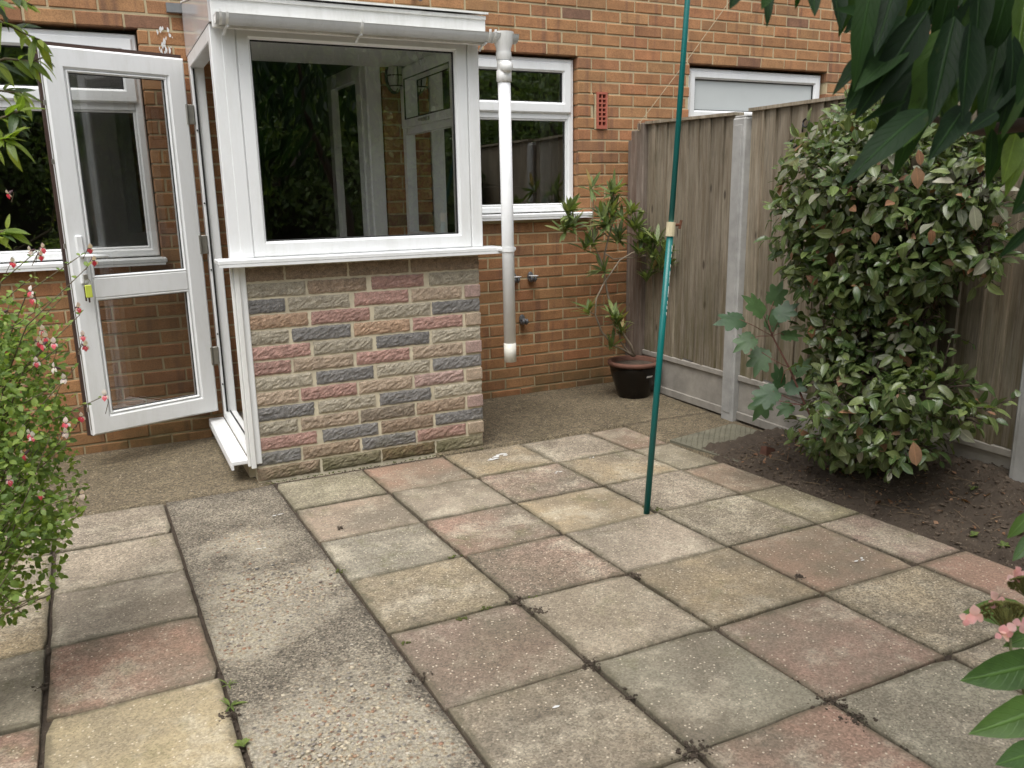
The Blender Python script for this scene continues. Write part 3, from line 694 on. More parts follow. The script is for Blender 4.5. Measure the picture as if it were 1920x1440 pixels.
for i, row in enumerate(R_):
    x0r, x1r = row[0][0], row[-1][1]
    # pixel columns in the elevation are spread by perspective: undo it
    def conv(px): t = (px-x0r)/(x1r-x0r); return .772+1.209*(t*1.075/(1+.075*t)) if False else .772+1.209*(t*(1+.085*(t-1)*-1*-1) if False else t/(1.0+.10*(1-t))*(1.0))
    for a, b, col in row:
        v = rnd.uniform(.88, 1.14); z1 = ZS-i*SH
        if len(row) == 5 and a == row[-1][0]:
            m = MB(); m.box(conv(a), 1.985, -.966, -.94, z1-SH+.007, z1-.004, .004); m.build('stone', STONE, plinth, color=tuple(c*v for c in col)); continue
        stone(conv(a), conv(b), z1-SH+.006+rnd.uniform(-.001, .001), z1-.005, tuple(c*v for c in col))
    for k in range(4):                                        # the return wall towards the house
        a = -.95+k*.3+(0 if i % 2 else -.15)
        if a+.285 < -.0: stone(max(a, -.95), a+.285, ZS-i*SH-SH+.006, ZS-i*SH-.005, rnd.choice([GRY, CHA, RED, TAN, ORG]), 'x', .006)
# sill
m = MB(); m.box(.672, 2.088, -1.035, -.90, 1.072, 1.094, .004); m.box(.676, 2.084, -1.0345, -1.02, 1.060, 1.0725); m.box(1.90, 2.03, -.9, 0, 1.072, 1.094, .004); m.build('sill', UPVC, porch)
# front screen
for q in ((.782, .842, -.972), (1.945, 2.005, -.972), (.745, .781, -.955)):
    m = MB(); m.box(q[0], q[1], q[2], -.90, 1.0945, 2.12, .004); m.build('corner_post', UPVC, porch)
m = MB(); ring(m, .843, 1.944, 1.0955, 2.118, (.062, .066, .070, .070), -.968, -.90, .007); fr = m.build('front_window', UPVC, porch)
gx = (.905, 1.878, 1.1655, 2.048); pane(*gx, -.935, fr); gasket(*gx, -.945, fr)
# door frame on the left side
DX0, DX1 = .737, .808
m = MB(); m.box(DX0, DX1, -.098, -.03, .125, 2.10, .004); m.box(DX0, DX1-.012, -.97, -.905, .10, 2.10, .004); m.box(DX0, DX1, -.905, -.098, 2.035, 2.10, .004); m.box(DX0+.002, DX1, -.905, -.098, .122, .165, .005)
m.box(DX0+.018, DX0+.026, -.0985, -.085, .165, 2.03); df = m.build('door_frame', UPVC, porch)
m = MB(); m.box(DX0+.012, DX0+.02, -.112, -.0985, .17, 2.03); m.box(DX0+.030, DX0+.036, -.905, -.10, .1655, .172); m.build('weather_seal', SEAL, df)
m = MB()
for z in (.33, .62, .98, 1.34, 1.72): m.tube([(DX0+.006, -.0975, z), (DX0+.006, -.1025, z)], .0045, 8)
m.build('screw', SEAL, df)
m = MB(); m.box(.742, .766, -.985, -.958, .085, 1.06, .003); m.box(.728, .741, -.975, -.95, .095, 1.06, .003); m.build('cover_trim', UPVC_D, porch)
m = MB(); m.box(.655, .738, -.935, -.03, .098, .122, .004); m.box(.654, .666, -.935, -.03, .078, .0985); m.build('threshold_cill', UPVC, porch)
for z in (.50, 1.12, 1.80):
    m = MB(); m.box(.700, .738, -.105, -.075, z-.05, z+.05, .003); m.tube([(.700, -.112, z-.05), (.700, -.112, z+.05)], .008, 8); m.build('hinge', STEEL, df)
# right hand window
q = Matrix(((0, 1, 0, 1.99), (1, 0, 0, 0), (0, 0, 1, 0), (0, 0, 0, 1)))    # local x runs along Y, local y into -X
q = Matrix(((0, -1, 0, 1.998), (1, 0, 0, 0), (0, 0, 1, 0), (0, 0, 0, 1)))
m = MB(); ring(m, -.90, -.004, 1.0955, 2.118, (.05, .045, .05, .05), .0, .07, .006); m.box(-.85, -.05, .004, .066, 1.715, 1.765); m.v = [tuple(q @ Vector(v)) for v in m.v]; sw = m.build('side_window', UPVC, porch)
m = MB(); ring(m, -.862, -.032, 1.752, 2.085, (.06, .06, .045, .06), .02, .085, .006); m.v = [tuple(q @ Vector(v)) for v in m.v]; m.build('opening_sash', UPVC, sw)
m = MB(); ring(m, -.862, -.032, 1.752, 2.085, .05, -.012, .02, .006); m.v = [tuple(q @ Vector(v)) for v in m.v]; m.build('outer_sash_rim', UPVC, sw)
pane(-.805, -.09, 1.795, 2.03, .04, sw, 'pane', q); pane(-.85, -.049, 1.1455, 1.715, .04, sw, 'pane', q)
gasket(-.803, -.092, 1.797, 2.026, .078, sw, q)
m = MB(); m.box(-.50, -.40, .086, .10, 1.765, 1.785, .003); m.box(-.47, -.38, .10, .112, 1.768, 1.782, .004); m.v = [tuple(q @ Vector(v)) for v in m.v]; m.build('window_catch', STEEL, sw)
# roof, side cladding, fascia
RZ0, RZ1 = 2.222, 2.375
def wedge(x0, x1, y0, y1, za, zb, ta, tb):
    m = MB(); m.quad((x0, y0, za), (x1, y0, za), (x1, y0, ta), (x0, y0, ta)); m.quad((x0, y1, zb), (x1, y1, zb), (x1, y1, tb), (x0, y1, tb))
    m.quad((x0, y0, za), (x0, y1, zb), (x0, y1, tb), (x0, y0, ta)); m.quad((x1, y0, za), (x1, y1, zb), (x1, y1, tb), (x1, y0, ta)); m.quad((x0, y0, za), (x1, y0, za), (x1, y1, zb), (x0, y1, zb)); m.quad((x0, y0, ta), (x1, y0, ta), (x1, y1, tb), (x0, y1, tb)); return m
wedge(.735, .755, -1.002, -.004, 2.102, 2.102, RZ0-.01, RZ1-.01).build('side_cladding', mat_plain('gloss_white_panel', (.62, .60, .60), .08, .05), porch)
wedge(1.985, 2.005, -1.002, -.004, 2.1185, 2.1185, RZ0-.01, RZ1-.01).build('side_cladding', UPVC, porch)
wedge(.732, 2.03, -1.045, -.004, RZ0-.009, RZ1-.009, RZ0, RZ1).build('roof', UPVC_D, porch)
m = MB(); m.box(.757, 1.984, -.9, -.004, 2.10, 2.115); m.build('ceiling', UPVC, porch)
m = MB(); m.box(.758, 1.984, -.99, -.90, 2.119, 2.208); m.build('eaves_beam', UPVC, porch)
m = MB(); m.box(.745, 2.022, -1.025, -1.003, 2.075, 2.206, .003); m.box(.745, 2.022, -1.034, -1.0255, 2.190, 2.2065, .002); m.build('fascia', UPVC_D, porch)
m = MB(); m.box(.66, .80, -.03, -.0045, 2.315, 2.36); m.build('flashing', LEAD, porch)
# gutter
GY, GZ, GR = -1.066, 2.122, .040
m = MB(); n = 14
for X in (.752, 2.165):
    for r in (GR, GR-.003):
        for i in range(n+1): a = pi+pi*i/n; m.v.append((X, GY+r*cos(a), GZ+r*sin(a)*1.02))
k = n+1
for l, o in ((0, 1), (1, 0)):
    for i in range(n): m.f.append((l*k+i, l*k+i+1, (2+l)*k+i+1, (2+l)*k+i))
for i in range(n): m.f.append((i, i+1, k+i+1, k+i)); m.f.append((2*k+i, 2*k+i+1, 3*k+i+1, 3*k+i))
m.f.append((0, k, 3*k, 2*k)); m.f.append((n, k+n, 3*k+n, 2*k+n))
m.f.append(tuple(range(k)));
gut = m.build('gutter', UPVC_D, porch, True)
def band(m, X0, X1, r):
    b = len(m.v)
    for X in (X0, X1):
        for rr in (r, r-.004):
            for i in range(n+1): a = pi+pi*i/n; m.v.append((X, GY+rr*cos(a), GZ+.003+rr*sin(a)))
    for l in (0, 1):
        for i in range(n): m.f.append((b+l*k+i, b+l*k+i+1, b+(2+l)*k+i+1, b+(2+l)*k+i))
    for i in range(n): m.f.append((b+i, b+i+1, b+k+i+1, b+k+i)); m.f.append((b+2*k+i, b+2*k+i+1, b+3*k+i+1, b+3*k+i))
for X in (.765, .792, 1.372, 2.004, 2.032):
    m = MB(); band(m, X, X+.011, GR+.006); m.box(X+.002, X+.009, GY-GR-.008, GY-GR+.004, GZ, GZ+.012); m.build('gutter_bracket', UPVC_D, gut)
for X in (.80, 1.38, 2.0):                                      # hooked arms behind the brackets
    m = MB(); m.tube([(X, GY-.01, GZ-GR-.005), (X-.006, GY+.025, GZ-GR-.012), (X-.012, GY+.045, GZ-GR-.035)], .006, 6); m.build('gutter_bracket', UPVC, gut)
PX, PY = 2.098, GY
m = MB(); m.lathe([(.052, .03), (.046, -.02), (.037, -.045), (.035, -.075)], (PX, PY, GZ-.02), 20); m.lathe([(.0385, -.062), (.0385, -.095), (.036, -.098)], (PX, PY, GZ-.02), 20); m.build('gutter_outlet', UPVC_D, gut, True)
m = MB(); m.tube([(PX, PY, 2.018), (PX, PY, 1.99), (PX, PY-.004, 1.965), (PX, PY-.002, 1.935), (PX, PY, 1.90)], [.034, .0345, .036, .0345, .033], 18); m.tube([(PX, PY+.004, 1.975), (PX, PY-.034, 1.965), (PX, PY-.042, 1.945)], [.036, .033, .018], 16); m.lathe([(.034, 0), (.0375, 0), (.0375, -.05), (.034, -.052)], (PX, PY, 1.955), 18); pipe_elbow = m.build('pipe_elbow', UPVC_D, gut, True)
m = MB(); m.tube([(PX, PY, 1.905), (PX+.004, PY, 1.2), (PX+.006, PY, .585)], .0315, 20); dp = m.build('downpipe', mat_plain('white_pipe', (.84, .85, .85), .35, .12, 9), porch, True)
m = MB(); m.lathe([(.0315, .10), (.033, .10), (.033, 0), (.029, 0), (.029, .09)], (PX+.006, PY, .488), 20); m.build('pipe_end', mat_plain('stained_pipe_end', (.72, .70, .62), .5, .22, 16), dp, True)
m = MB(); m.lathe([(.0325, .012), (.036, .012), (.036, -.012), (.0325, -.012)], (PX+.004, PY, 1.082), 20); m.box(PX-.04, PX+.05, PY-.004, PY+.06, 1.073, 1.09, .003); m.build('pipe_clip', UPVC, dp)
# porch floor mat area, inside skin of the plinth
m = MB(); m.box(.80, 1.885, -.86, -.002, .121, .126); m.build('floor', mat_plain('porch_floor', (.16, .14, .12), .7), porch)
# door leaf, standing open
Dh = Vector((.709, -.11, 0)); u = Vector((-.644, -.215, 0)).normalized(); nn = Vector((-u.y, u.x, 0))   # nn points away from the wall
if nn.y > 0: nn = -nn
DM = Matrix(((u.x, -nn.x, 0, Dh.x), (u.y, -nn.y, 0, Dh.y), (0, 0, 1, 0), (0, 0, 0, 1)))
DW, Zb, Zt = .679, .180, 2.077
def dm(mb): mb.v = [tuple(DM @ Vector(v)) for v in mb.v]; return mb
m = MB(); ring(m, 0, DW, Zb, Zt, (.098, .100, .100, .102), 0, .058, .009); m.box(.098, DW-.10, .004, .056, .882, .985, .006); door = dm(m).build('door', UPVC, porch)
m = MB(); ring(m, .0975, DW-.0995, .2795, .8825, .012, .005, .05, .004); ring(m, .0975, DW-.0995, .9845, 1.9755, .012, .005, .05, .004); dm(m).build('glazing_bead', UPVC, door)
for z0, z1 in ((.29, .872), (.995, 1.965)):
    pane(.108, DW-.11, z0, z1, .028, door, 'pane', DM, DGLASS); gasket(.107, DW-.109, z0-.001, z1+.001, .016, door, DM)
m = MB(); m.box(DW+.0003, DW+.013, .044, .062, Zb-.004, Zt+.02); m.box(-.001, DW, .030, .060, Zt+.0003, Zt+.020); m.box(-.001, DW, .036, .06, Zb-.008, Zb-.0003); dm(m).build('rebate_seal', BROWN, door)
m = MB(); m.box(DW+.0003, DW+.003, .014, .020, Zb+.03, Zt-.03); 
for z in (.32, .62, 1.15, 1.55, 1.82): m.box(DW+.003, DW+.012, .013, .024, z-.012, z+.012)
dm(m).build('lock_strip', STEEL, door)
m = MB(); m.box(DW-.070, DW-.036, -.016, .001, .96, 1.20, .006); dm(m).build('handle_plate', UPVC, door)
m = MB(); m.tube([DM @ Vector(p) for p in ((DW-.052, -.008, 1.10), (DW-.052, -.045, 1.10), (DW-.062, -.052, 1.10), (DW-.165, -.052, 1.092))], [.011, .010, .010, .008], 10); m.build('handle', UPVC, door, True)
# keys
kb = thing('key_bunch', 'bunch of keys with a yellow green tag hanging in the open door lock', 'keys', DM @ Vector((DW-.052, -.02, .95)))
m = MB(); m.tube([DM @ Vector((DW-.052, -.002, 1.0)), DM @ Vector((DW-.052, -.03, 1.0))], .004, 8); m.box(DW-.062, DW-.042, -.045, -.028, .985, 1.012, .003, DM); m.build('key', STEEL, kb)
m = MB(); m.tube([DM @ Vector((DW-.055+.014*cos(a), -.04, .972+.016*sin(a))) for a in [i*pi/6 for i in range(13)]], .0018, 5); m.build('key_ring', STEEL, kb)
m = MB(); m.box(DW-.072, DW-.040, -.046, -.038, .895, .958, .004, DM); m.build('tag', mat_plain('lime_tag', (.62, .70, .10), .4), kb)
m = MB(); m.box(DW-.060, DW-.052, -.036, -.032, .87, .95, .001, DM); m.box(DW-.046, DW-.038, -.034, -.030, .878, .95, .001, DM); m.build('key', BROWN, kb)
# bulkhead light and cord in the porch
bl = thing('bulkhead_light', 'oval bulkhead light in a black wire cage on the wall inside the porch', 'wall light', (1.885, -.03, 2.05))
def oval(x, z, a, b, y0, y1, n=20):
    m = MB()
    for yy, k in ((y0, 1), ((y0+y1)/2, .98), (y1, .8)):
        for j in range(n): t_ = 2*pi*j/n; m.v.append((x+a*k*cos(t_)*(1 if abs(cos(t_)) < .8 else .98), yy, z+b*k*sin(t_)))
    for l in (0, 1):
        for j in range(n): m.f.append((l*n+j, l*n+(j+1) % n, (l+1)*n+(j+1) % n, (l+1)*n+j))
    m.f.append(tuple(2*n+j for j in range(n))); return m
oval(1.885, 2.05, .056, .10, -.004, -.025).build('base', SEAL, bl, True); oval(1.885, 2.05, .045, .085, -.025, -.075).build('diffuser', mat_plain('ribbed_diffuser', (.5, .5, .46), .3), bl, True)
m = MB()
for z in (1.99, 2.05, 2.11): m.tube([(1.885+.052*cos(a), -.025-.06*sin(a), z) for a in [i*pi/8 for i in range(9)]], .004, 5)
m.tube([(1.885, -.025-.06*sin(a), 2.05+.095*cos(a)) for a in [i*pi/10 for i in range(11)]], .004, 5); m.build('cage', SEAL, bl)
m = MB(); m.tube([(1.715, -.88, 2.09), (1.71, -.88, 2.06), (1.72, -.88, 2.02), (1.735, -.88, 1.975)], .0022, 5); m.tube([(1.722, -.88, 2.09), (1.738, -.88, 2.05), (1.755, -.88, 2.01), (1.752, -.88, 2.0)], .0022, 5)
m.build('cord', WPAINT, None, label='thin white cord hanging in a loop inside the porch front window', cat='cord')

# ------------------------------------------------------------------ fence
fence = thing('fence', 'weathered close board fence with grey concrete posts and gravel boards', 'fence', (3.53, -1.5, 0))
def cpost(y, zt=1.765):
    m = MB(); m.box(3.492, 3.60, y-.052, y+.052, -.3, zt-.012, .008); m.box(3.50, 3.592, y-.044, y+.044, zt-.0125, zt, .004); m.box(3.4885, 3.4925, y-.030, y+.030, .05, zt-.05, .002); m.build('concrete_post', CONC, fence)
POSTS = [-1.192, -2.985, -4.82]
for y in POSTS: cpost(y)
m = MB(); m.box(3.50, 3.575, -.265, -.19, 0, 1.80, .006); m.build('wooden_post', POSTWOOD, fence)
m = MB(); m.box(3.515, 3.59, -.188, -.10, .0, 1.76, .006); m.box(3.56, 3.60, -.10, -.004, 0, 1.7); m.build('wall_batten', POSTWOOD, fence)
BAYS = [(-1.138, -.268, 1.772, 1.79), (-2.931, -1.246, 1.782, 1.782), (-4.766, -3.039, 1.78, 1.78)]
for ya, yb, za, zb in BAYS:
    m = MB(); m.box(3.535, 3.585, ya, yb, .012, .285); m.box(3.520, 3.5345, ya, yb, .012, .062, .004); m.box(3.520, 3.5345, ya, yb, .250, .285, .004)
    m.build('gravel_board', GRAVEL, fence)
    for z in (.42, 1.05, 1.62):
        m = MB(); m.box(3.552, 3.595, ya, yb, z-.04, z+.04); m.build('rail', WOOD, fence)
    n = max(1, round((yb-ya)/.108)); w = (yb-ya)/n
    WJ = [0]+[rnd.uniform(-.012, .012) for _ in range(n-1)]+[0]
    for i in range(n):
        y0 = ya+i*w+(WJ[i]); y1 = min(yb, ya+(i+1)*w+WJ[i+1]+.018); zt_ = za+(zb-za)*(i+.5)/n; zb_ = .287-rnd.uniform(0, .004)+(.014 if i % 5 == 3 else 0)
        tk = .515+rnd.uniform(-.002, .002); m = MB(); nz = 1                    # feather edge: thick on one side, thin on the other
        a0, a1 = 3.5285+rnd.uniform(-.003, .002), 3.538
        zt_ += rnd.uniform(-.006, .003)
        a0 -= .004; a1 += .002; a0 -= .003; c = [(a1-.002, y1), (a0, y0+.0015), (a0+.016, y0+.0015), (a1+.005, y1)]
        b0 = len(m.v)
        for z in (zb_, zt_): m.v += [(x, y, z) for x, y in c]
        m.f += [(0, 1, 5, 4), (1, 2, 6, 5), (2, 3, 7, 6), (3, 0, 4, 7), (4, 5, 6, 7), (3, 2, 1, 0)]
        m.build('board', WOOD, fence)
    m = MB(); c = [(3.512, .0), (3.575, 0)]; n_ = 10
    for x in (3.508, 3.578):
        for dz in (0, .017):
            m.v += [(x, ya+.002, za+dz), (x, yb-.002, zb+dz)]
    m.f += [(0, 1, 3, 2), (4, 6, 7, 5), (2, 3, 7, 6), (0, 4, 5, 1), (0, 2, 6, 4), (1, 5, 7, 3)]; m.build('capping', WOOD, fence)
# scroll hooks on the fence
IRON = mat_plain('black_iron', (.012, .012, .013), .45)
def scroll(px, py, ang, label):
    d = (3.505-CAM.x)/(fw+(px-960)/FPX*rt-(py-720)/FPX*up).x; c = at(px, py, d)
    P = []
    for i in range(15):
        t_ = i/14; a = ang+t_*5.2; r = .028*(1-.5*t_); P.append((3.508-.012*t_, c.y+r*cos(a), c.z+r*sin(a)))
    m = MB(); m.tube(P, .005, 6); m.tube([P[0], (3.508, c.y+.03*cos(ang)+.0, c.z-.04)], .005, 6)
    m.build('iron_scroll', IRON, None, True, label=label, cat='iron hook')
scroll(1512, 232, .4, 'upper curled black iron hook on the fence by the shrub top'); scroll(1488, 268, 2.6, 'lower curled black iron hook on the fence by the shrub top')
# string tied to the fence end
m = MB(); P0 = Vector((3.50, -.22, 1.80)); P1 = Vector((4.05, -.35, 3.4))
P1 = at(1384, -20, (P0-CAM).dot(fw)+.1); m.tube([P0, P0.lerp(P1, .5)+Vector((0, 0, -.012)), P1], .0022, 5)
m.tube([P0+Vector((-.004, .02*cos(a), -.02+.03*sin(a))) for a in [i*pi/5 for i in range(11)]], .0015, 4)
m.build('string', mat_plain('jute_string', (.42, .34, .22), .9), None, label='thin tan string rising from the wall end of the fence', cat='string')

# ------------------------------------------------------------------ clothes prop
POLE = mat_plain('green_coated_steel', (.0, .135, .125), .35, .1, 12)
b = Vector((2.205, -2.183, 0)); mid = Vector((2.296, -2.183, 1.229)); top = at(1292, -40, (mid-CAM).dot(fw)-.0)
cp = thing('clothes_pole', 'tall thin green metal clothes pole standing on the paving with a cream clamp', 'clothes pole', b)
m = MB(); m.tube([b+Vector((0, 0, -.01)), mid], .0135, 14); m.build('lower_tube', POLE, cp, True)
m = MB(); m.tube([mid, top, top+(top-mid)*.15], .0112, 14); m.build('upper_tube', POLE, cp, True)
m = MB(); ax = (mid-b).normalized(); m.tube([mid-ax*.045, mid+ax*.012], .0185, 12); m.build('clamp', mat_plain('cream_plastic', (.66, .58, .38), .5, .2), cp)
m = MB(); m.tube([mid+Vector((.012, -.005, 0)), mid+Vector((.04, -.012, .0))], .006, 6); m.tube([mid+Vector((.034, -.012, -.016)), mid+Vector((.042, -.012, .018))], .006, 6); m.build('thumbscrew', mat_plain('rust', (.12, .045, .022), .9), cp)
m = MB()
for i in range(26):
    t_ = rnd.uniform(.70, .93); p = b.lerp(mid, t_); p = p+Vector((.006, -.0125, 0)); r = rnd.uniform(.0015, .004); m.ball(p, r, 5, (.8, .3, 2.5))
m.build('chipped_paint', WPAINT, cp)

# ------------------------------------------------------------------ drain cover, rubble
DR = mat_plain('ribbed_cover', (.165, .155, .11), .8, .35, 10, .5)
dc = thing('drain_cover', 'flat grey green ribbed drain cover set in the ground by the fence', 'drain cover', (3.2, -1.6, .01))
A_, B_, C_, D_ = [Vector(p) for p in ((2.925, -1.39, .012), (3.0, -1.90, .012), (3.50, -1.74, .016), (3.44, -1.31, .014))]
m = MB(); m.quad(A_, B_, C_, D_); m.quad(*[p-Vector((0, 0, .03)) for p in (A_, B_, C_, D_)])
for p, r in ((A_, B_), (B_, C_), (C_, D_), (D_, A_)): m.quad(p, r, r-Vector((0, 0, .03)), p-Vector((0, 0, .03)))
m.build('plate', DR, dc)
m = MB(); NR = 26; NC = 22
for i in range(NR):
    for j in range(NC):
        s0, t0 = (i+.5)/NR, (j+.5)/NC; c = (A_.lerp(B_, s0)).lerp(D_.lerp(C_, s0), t0)
        if (c-Vector((3.22, -1.60, .013))).length < .035: continue
        a = .6 if (i+j) % 2 else -.6; d = Vector((cos(a), sin(a), 0)); e = Vector((-d.y, d.x, 0)); l, w = .009, .0032
        q = len(m.v); m.v += [tuple(c+d*l+e*w), tuple(c-d*l+e*w), tuple(c-d*l-e*w), tuple(c+d*l-e*w), tuple(c+d*l*.8+Vector((0, 0, .004))), tuple(c-d*l*.8+Vector((0, 0, .004)))]
        m.f += [(q, q+1, q+5, q+4), (q+3, q+4, q+5, q+2), (q, q+4, q+3), (q+1, q+2, q+5)]
m.build('ribs', DR, dc, kind='stuff')
m = MB(); m.lathe([(.032, .0), (.03, .004), (.022, .002), (.0, .001)], (3.22, -1.60, .013), 18); m.build('lifting_eye', DR, dc, True)
def rubble(name, px, py, z, r, mat, label, sq=(1, 1, .7)):
    d = (CAM.z-z)/(-(fw+(px-960)/FPX*rt-(py-720)/FPX*up).z); c = at(px, py, d); m = MB(); m.ball(c, r, 8, sq, .16); m.build(name, mat, None, True, label=label, cat='stone' if name != 'brick_fragment' else 'brick fragment')
m = MB(); bc = Vector((3.17, -1.90, .018))
for sx, sy, zz in ((-1, -1, 0), (1, -1, 0), (1, 1, 0), (-1, 1, 0)): m.v.append((bc.x+sx*.045, bc.y+sy*.028, bc.z-.01))
m.v += [(bc.x-.04, bc.y-.02, bc.z+.07), (bc.x+.01, bc.y-.024, bc.z+.052), (bc.x+.035, bc.y+.02, bc.z+.03), (bc.x-.035, bc.y+.022, bc.z+.06)]
m.f += [(0, 1, 5, 4), (1, 2, 6, 5), (2, 3, 7, 6), (3, 0, 4, 7), (4, 5, 6, 7), (3, 2, 1, 0)]
m.build('brick_fragment', TERRA, None, label='broken red brick fragment standing on the ribbed drain cover edge', cat='brick fragment')
PEB = mat_plain('tan_stone', (.26, .19, .13), .8, .3, 30, .5); PEBG = mat_plain('grey_stone', (.16, .155, .15), .8, .3, 30, .5)
rubble('stone', 1497, 866, .02, .026, PEB, 'rounded tan stone on the soil below the leafy shrub')
rubble('stone', 1342, 748, .008, .016, PEBG, 'small grey stone under the first gravel board by the pot')
rubble('stone', 1388, 786, .012, .02, PEBG, 'dark flat stone at the foot of the concrete post', (1.2, 1, .5))
rubble('stone', 1610, 940, .02, .012, PEB, 'small pale stone lying on bare soil near the paving edge')

# ------------------------------------------------------------------ leaves and plants
def leaf_tpl(w=.3, n=5, fold=.25, droop=.25, peak=.45, twist=0, wob=0):
    """unit leaf along +Y, upper face +Z"""
    V, F, U = [], [], []
    for i in range(n+1):
        t = i/n; prof = sin(pi*t**(math.log(.5)/math.log(peak)))**.85 if t > 0 else 0
        ww = w*.5*max(0, prof)*(1+(wob*rnd.uniform(-1, 1) if 0 < i < n else 0)); z = -droop*t*t; y = t-.12*droop*t
        if i == n: V.append((0, y, z)); U.append((.5, 1)); continue
        if i == 0: V.append((0, 0, 0)); U.append((.5, 0)); continue
        V += [(-ww, y, z+fold*ww), (0, y, z), (ww, y, z+fold*ww)]; U += [(0, t), (.5, t), (1, t)]
    F += [(0, 2, 1), (0, 3, 2)]
    for i in range(n-2):
        a = 1+3*i; b_ = a+3; F += [(a, a+1, b_+1, b_), (a+1, a+2, b_+2, b_+1)]
    e = 1+3*(n-2); F += [(e, e+1, e+3), (e+1, e+2, e+3)]
    return V, F, U
def lobed_tpl():
    pts = []; L = [(0, 1.), (.62, .86), (-.62, .86), (1.25, .58), (-1.25, .58)]
    out = []
    for a in [i*2*pi/44 for i in range(44)]:
        r = .16
        for la, lr in L:
            d = abs((a-la+pi) % (2*pi)-pi); r = max(r, lr*(1-.54*min(1, d/.40)**1.15)*(1+.05*cos(a*29)))
        if abs((a-pi+pi) % (2*pi)-pi) < .5: r *= .8
        out.append((r*sin(a), r*cos(a)+.2))
    V = [(0, .2, 0)]+[(x, y, -.12*(x*x+y*y)+.02*sin(8*x)) for x, y in out]; U = [(.5, 0)]+[(.5+x*.5, y*.8) for x, y in out]
    F = [(0, 1+(i+1) % 44, 1+i) for i in range(44)]
    return V, F, U
def tpl_mesh(t, name, mat):
    m = MB(); m.v, m.f, m.uv = list(t[0]), list(t[1]), list(t[2]); return m.mesh(name, mat, True)
def leaf_mx(p, d, nrm, s, sw=1.):
    y = Vector(d).normalized(); z = Vector(nrm)-y*Vector(nrm).dot(y)
    z = z.normalized() if z.length > 1e-4 else y.orthogonal().normalized(); x = y.cross(z)
    return Matrix(((x.x*s*sw, y.x*s, z.x*s, p[0]), (x.y*s*sw, y.y*s, z.y*s, p[1]), (x.z*s*sw, y.z*s, z.z*s, p[2]), (0, 0, 0, 1)))
def rv(): return Vector((rnd.gauss(0, 1), rnd.gauss(0, 1), rnd.gauss(0, 1))).normalized()
def leaves(parent, tpls, mats, items, limit=300, name='leaf'):
    """items: (matrix, material index). The largest in view become parts of their own, the rest one joined part per material."""
    def score(mx):
        q = to_px(mx.translation); s = mx.col[1].xyz.length
        vis = -60 < q[0] < 1980 and -60 < q[1] < 1500 and q[2] > .1
        nz = mx.col[2].xyz.normalized(); vd = (CAM-mx.translation).normalized()
        return (s/max(.2, q[2]))*(.3+abs(nz.dot(vd))) * (1 if vis else .001) / (1+1.2*max(0, q[2]-2.)*0)
    order = sorted(range(len(items)), key=lambda i: -(score(items[i][0])*items[i][2] if len(items[i]) > 2 else score(items[i][0])))
    meshes = {}
    for i in order[:limit]:
        mx, mi = items[i][:2]; k = (rnd.randrange(len(tpls)), mi)
        if k not in meshes: meshes[k] = tpl_mesh(tpls[k[0]], name, mats[mi])
        put(name, meshes[k], parent, mx)
    for mi, mat in enumerate(mats):
        rest = [i for i in order[limit:] if items[i][1] == mi]
        if not rest: continue
        m = MB(); m.uv = []
        for i in rest:
            V, F, U = rnd.choice(tpls); b_ = len(m.v); mx = items[i][0]
            m.v += [tuple(mx @ Vector(v)) for v in V]; m.uv += U; m.f += [tuple(b_+q for q in f) for f in F]
        m.build('foliage', mat, parent, True, kind='stuff')

# --- potted oleander
PC = Vector((3.345, -.425, 0))
ol = thing('potted_oleander', 'leggy oleander in a dark glazed pot with terracotta rim by the fence', 'potted plant', PC)
m = M('dark_brown_glaze'); c = m.mix(m.noise(6, 4), (.005, .005, .004), (.016, .010, .007)); GLZ = m.done(c, .18, m.bump(m.noise(9, 3), .004, .2), Specular_IOR_Level=.3)
m = MB(); m.lathe([(.0, .0), (.098, .0), (.108, .012), (.122, .06), (.143, .125), (.158, .18), (.163, .215), (.158, .228)], PC, 36); pot = m.build('pot', GLZ, ol, True)
m = MB(); m.lathe([(.158, .222), (.172, .226), (.178, .238), (.174, .250), (.160, .254), (.150, .248), (.146, .20)], PC, 36); m.build('rim', TERRA, pot, True)
m = MB(); m.lathe([(.15, .222), (.09, .232), (.0, .238)], PC, 24); m.build('compost', SOIL, ol, True)
def on_pot(a0, a1, z0, z1):
    m = MB(); n_ = 5
    for i in range(n_+1):
        a = a0+(a1-a0)*i/n_
        for z in (z0, z1): r = .1485+(z-.14)*.36; m.v.append((PC.x+(r+.0015)*cos(a), PC.y+(r+.0015)*sin(a), z))
    for i in range(n_): m.f.append((2*i, 2*i+2, 2*i+3, 2*i+1))
    m.build('label', WPAINT, pot)
on_pot(radians(-92), radians(-74), .158, .171); on_pot(radians(-62), radians(-53), .158, .171)
OLV_L = mat_leaf('oleander_leaf', [(0, (.075, .115, .038)), (.5, (.135, .185, .060)), (.85, (.19, .235, .08)), (.97, (.25, .26, .10)), (1, (.36, .25, .10))], .42, .25)
ST = mat_plain('oleander_bark', (.30, .245, .18), .85, .3, 30, .5)
dep = (PC-CAM).dot(fw)
def dpth(px, py, k=0):
    d = fw+(px-960)/FPX*rt-(py-720)/FPX*up; t = (-.36+k*1.5-CAM.y)/d.y; p = CAM+t*d
    if p.x > 3.47: p = CAM+d*((3.47-CAM.x)/d.x)
    return p
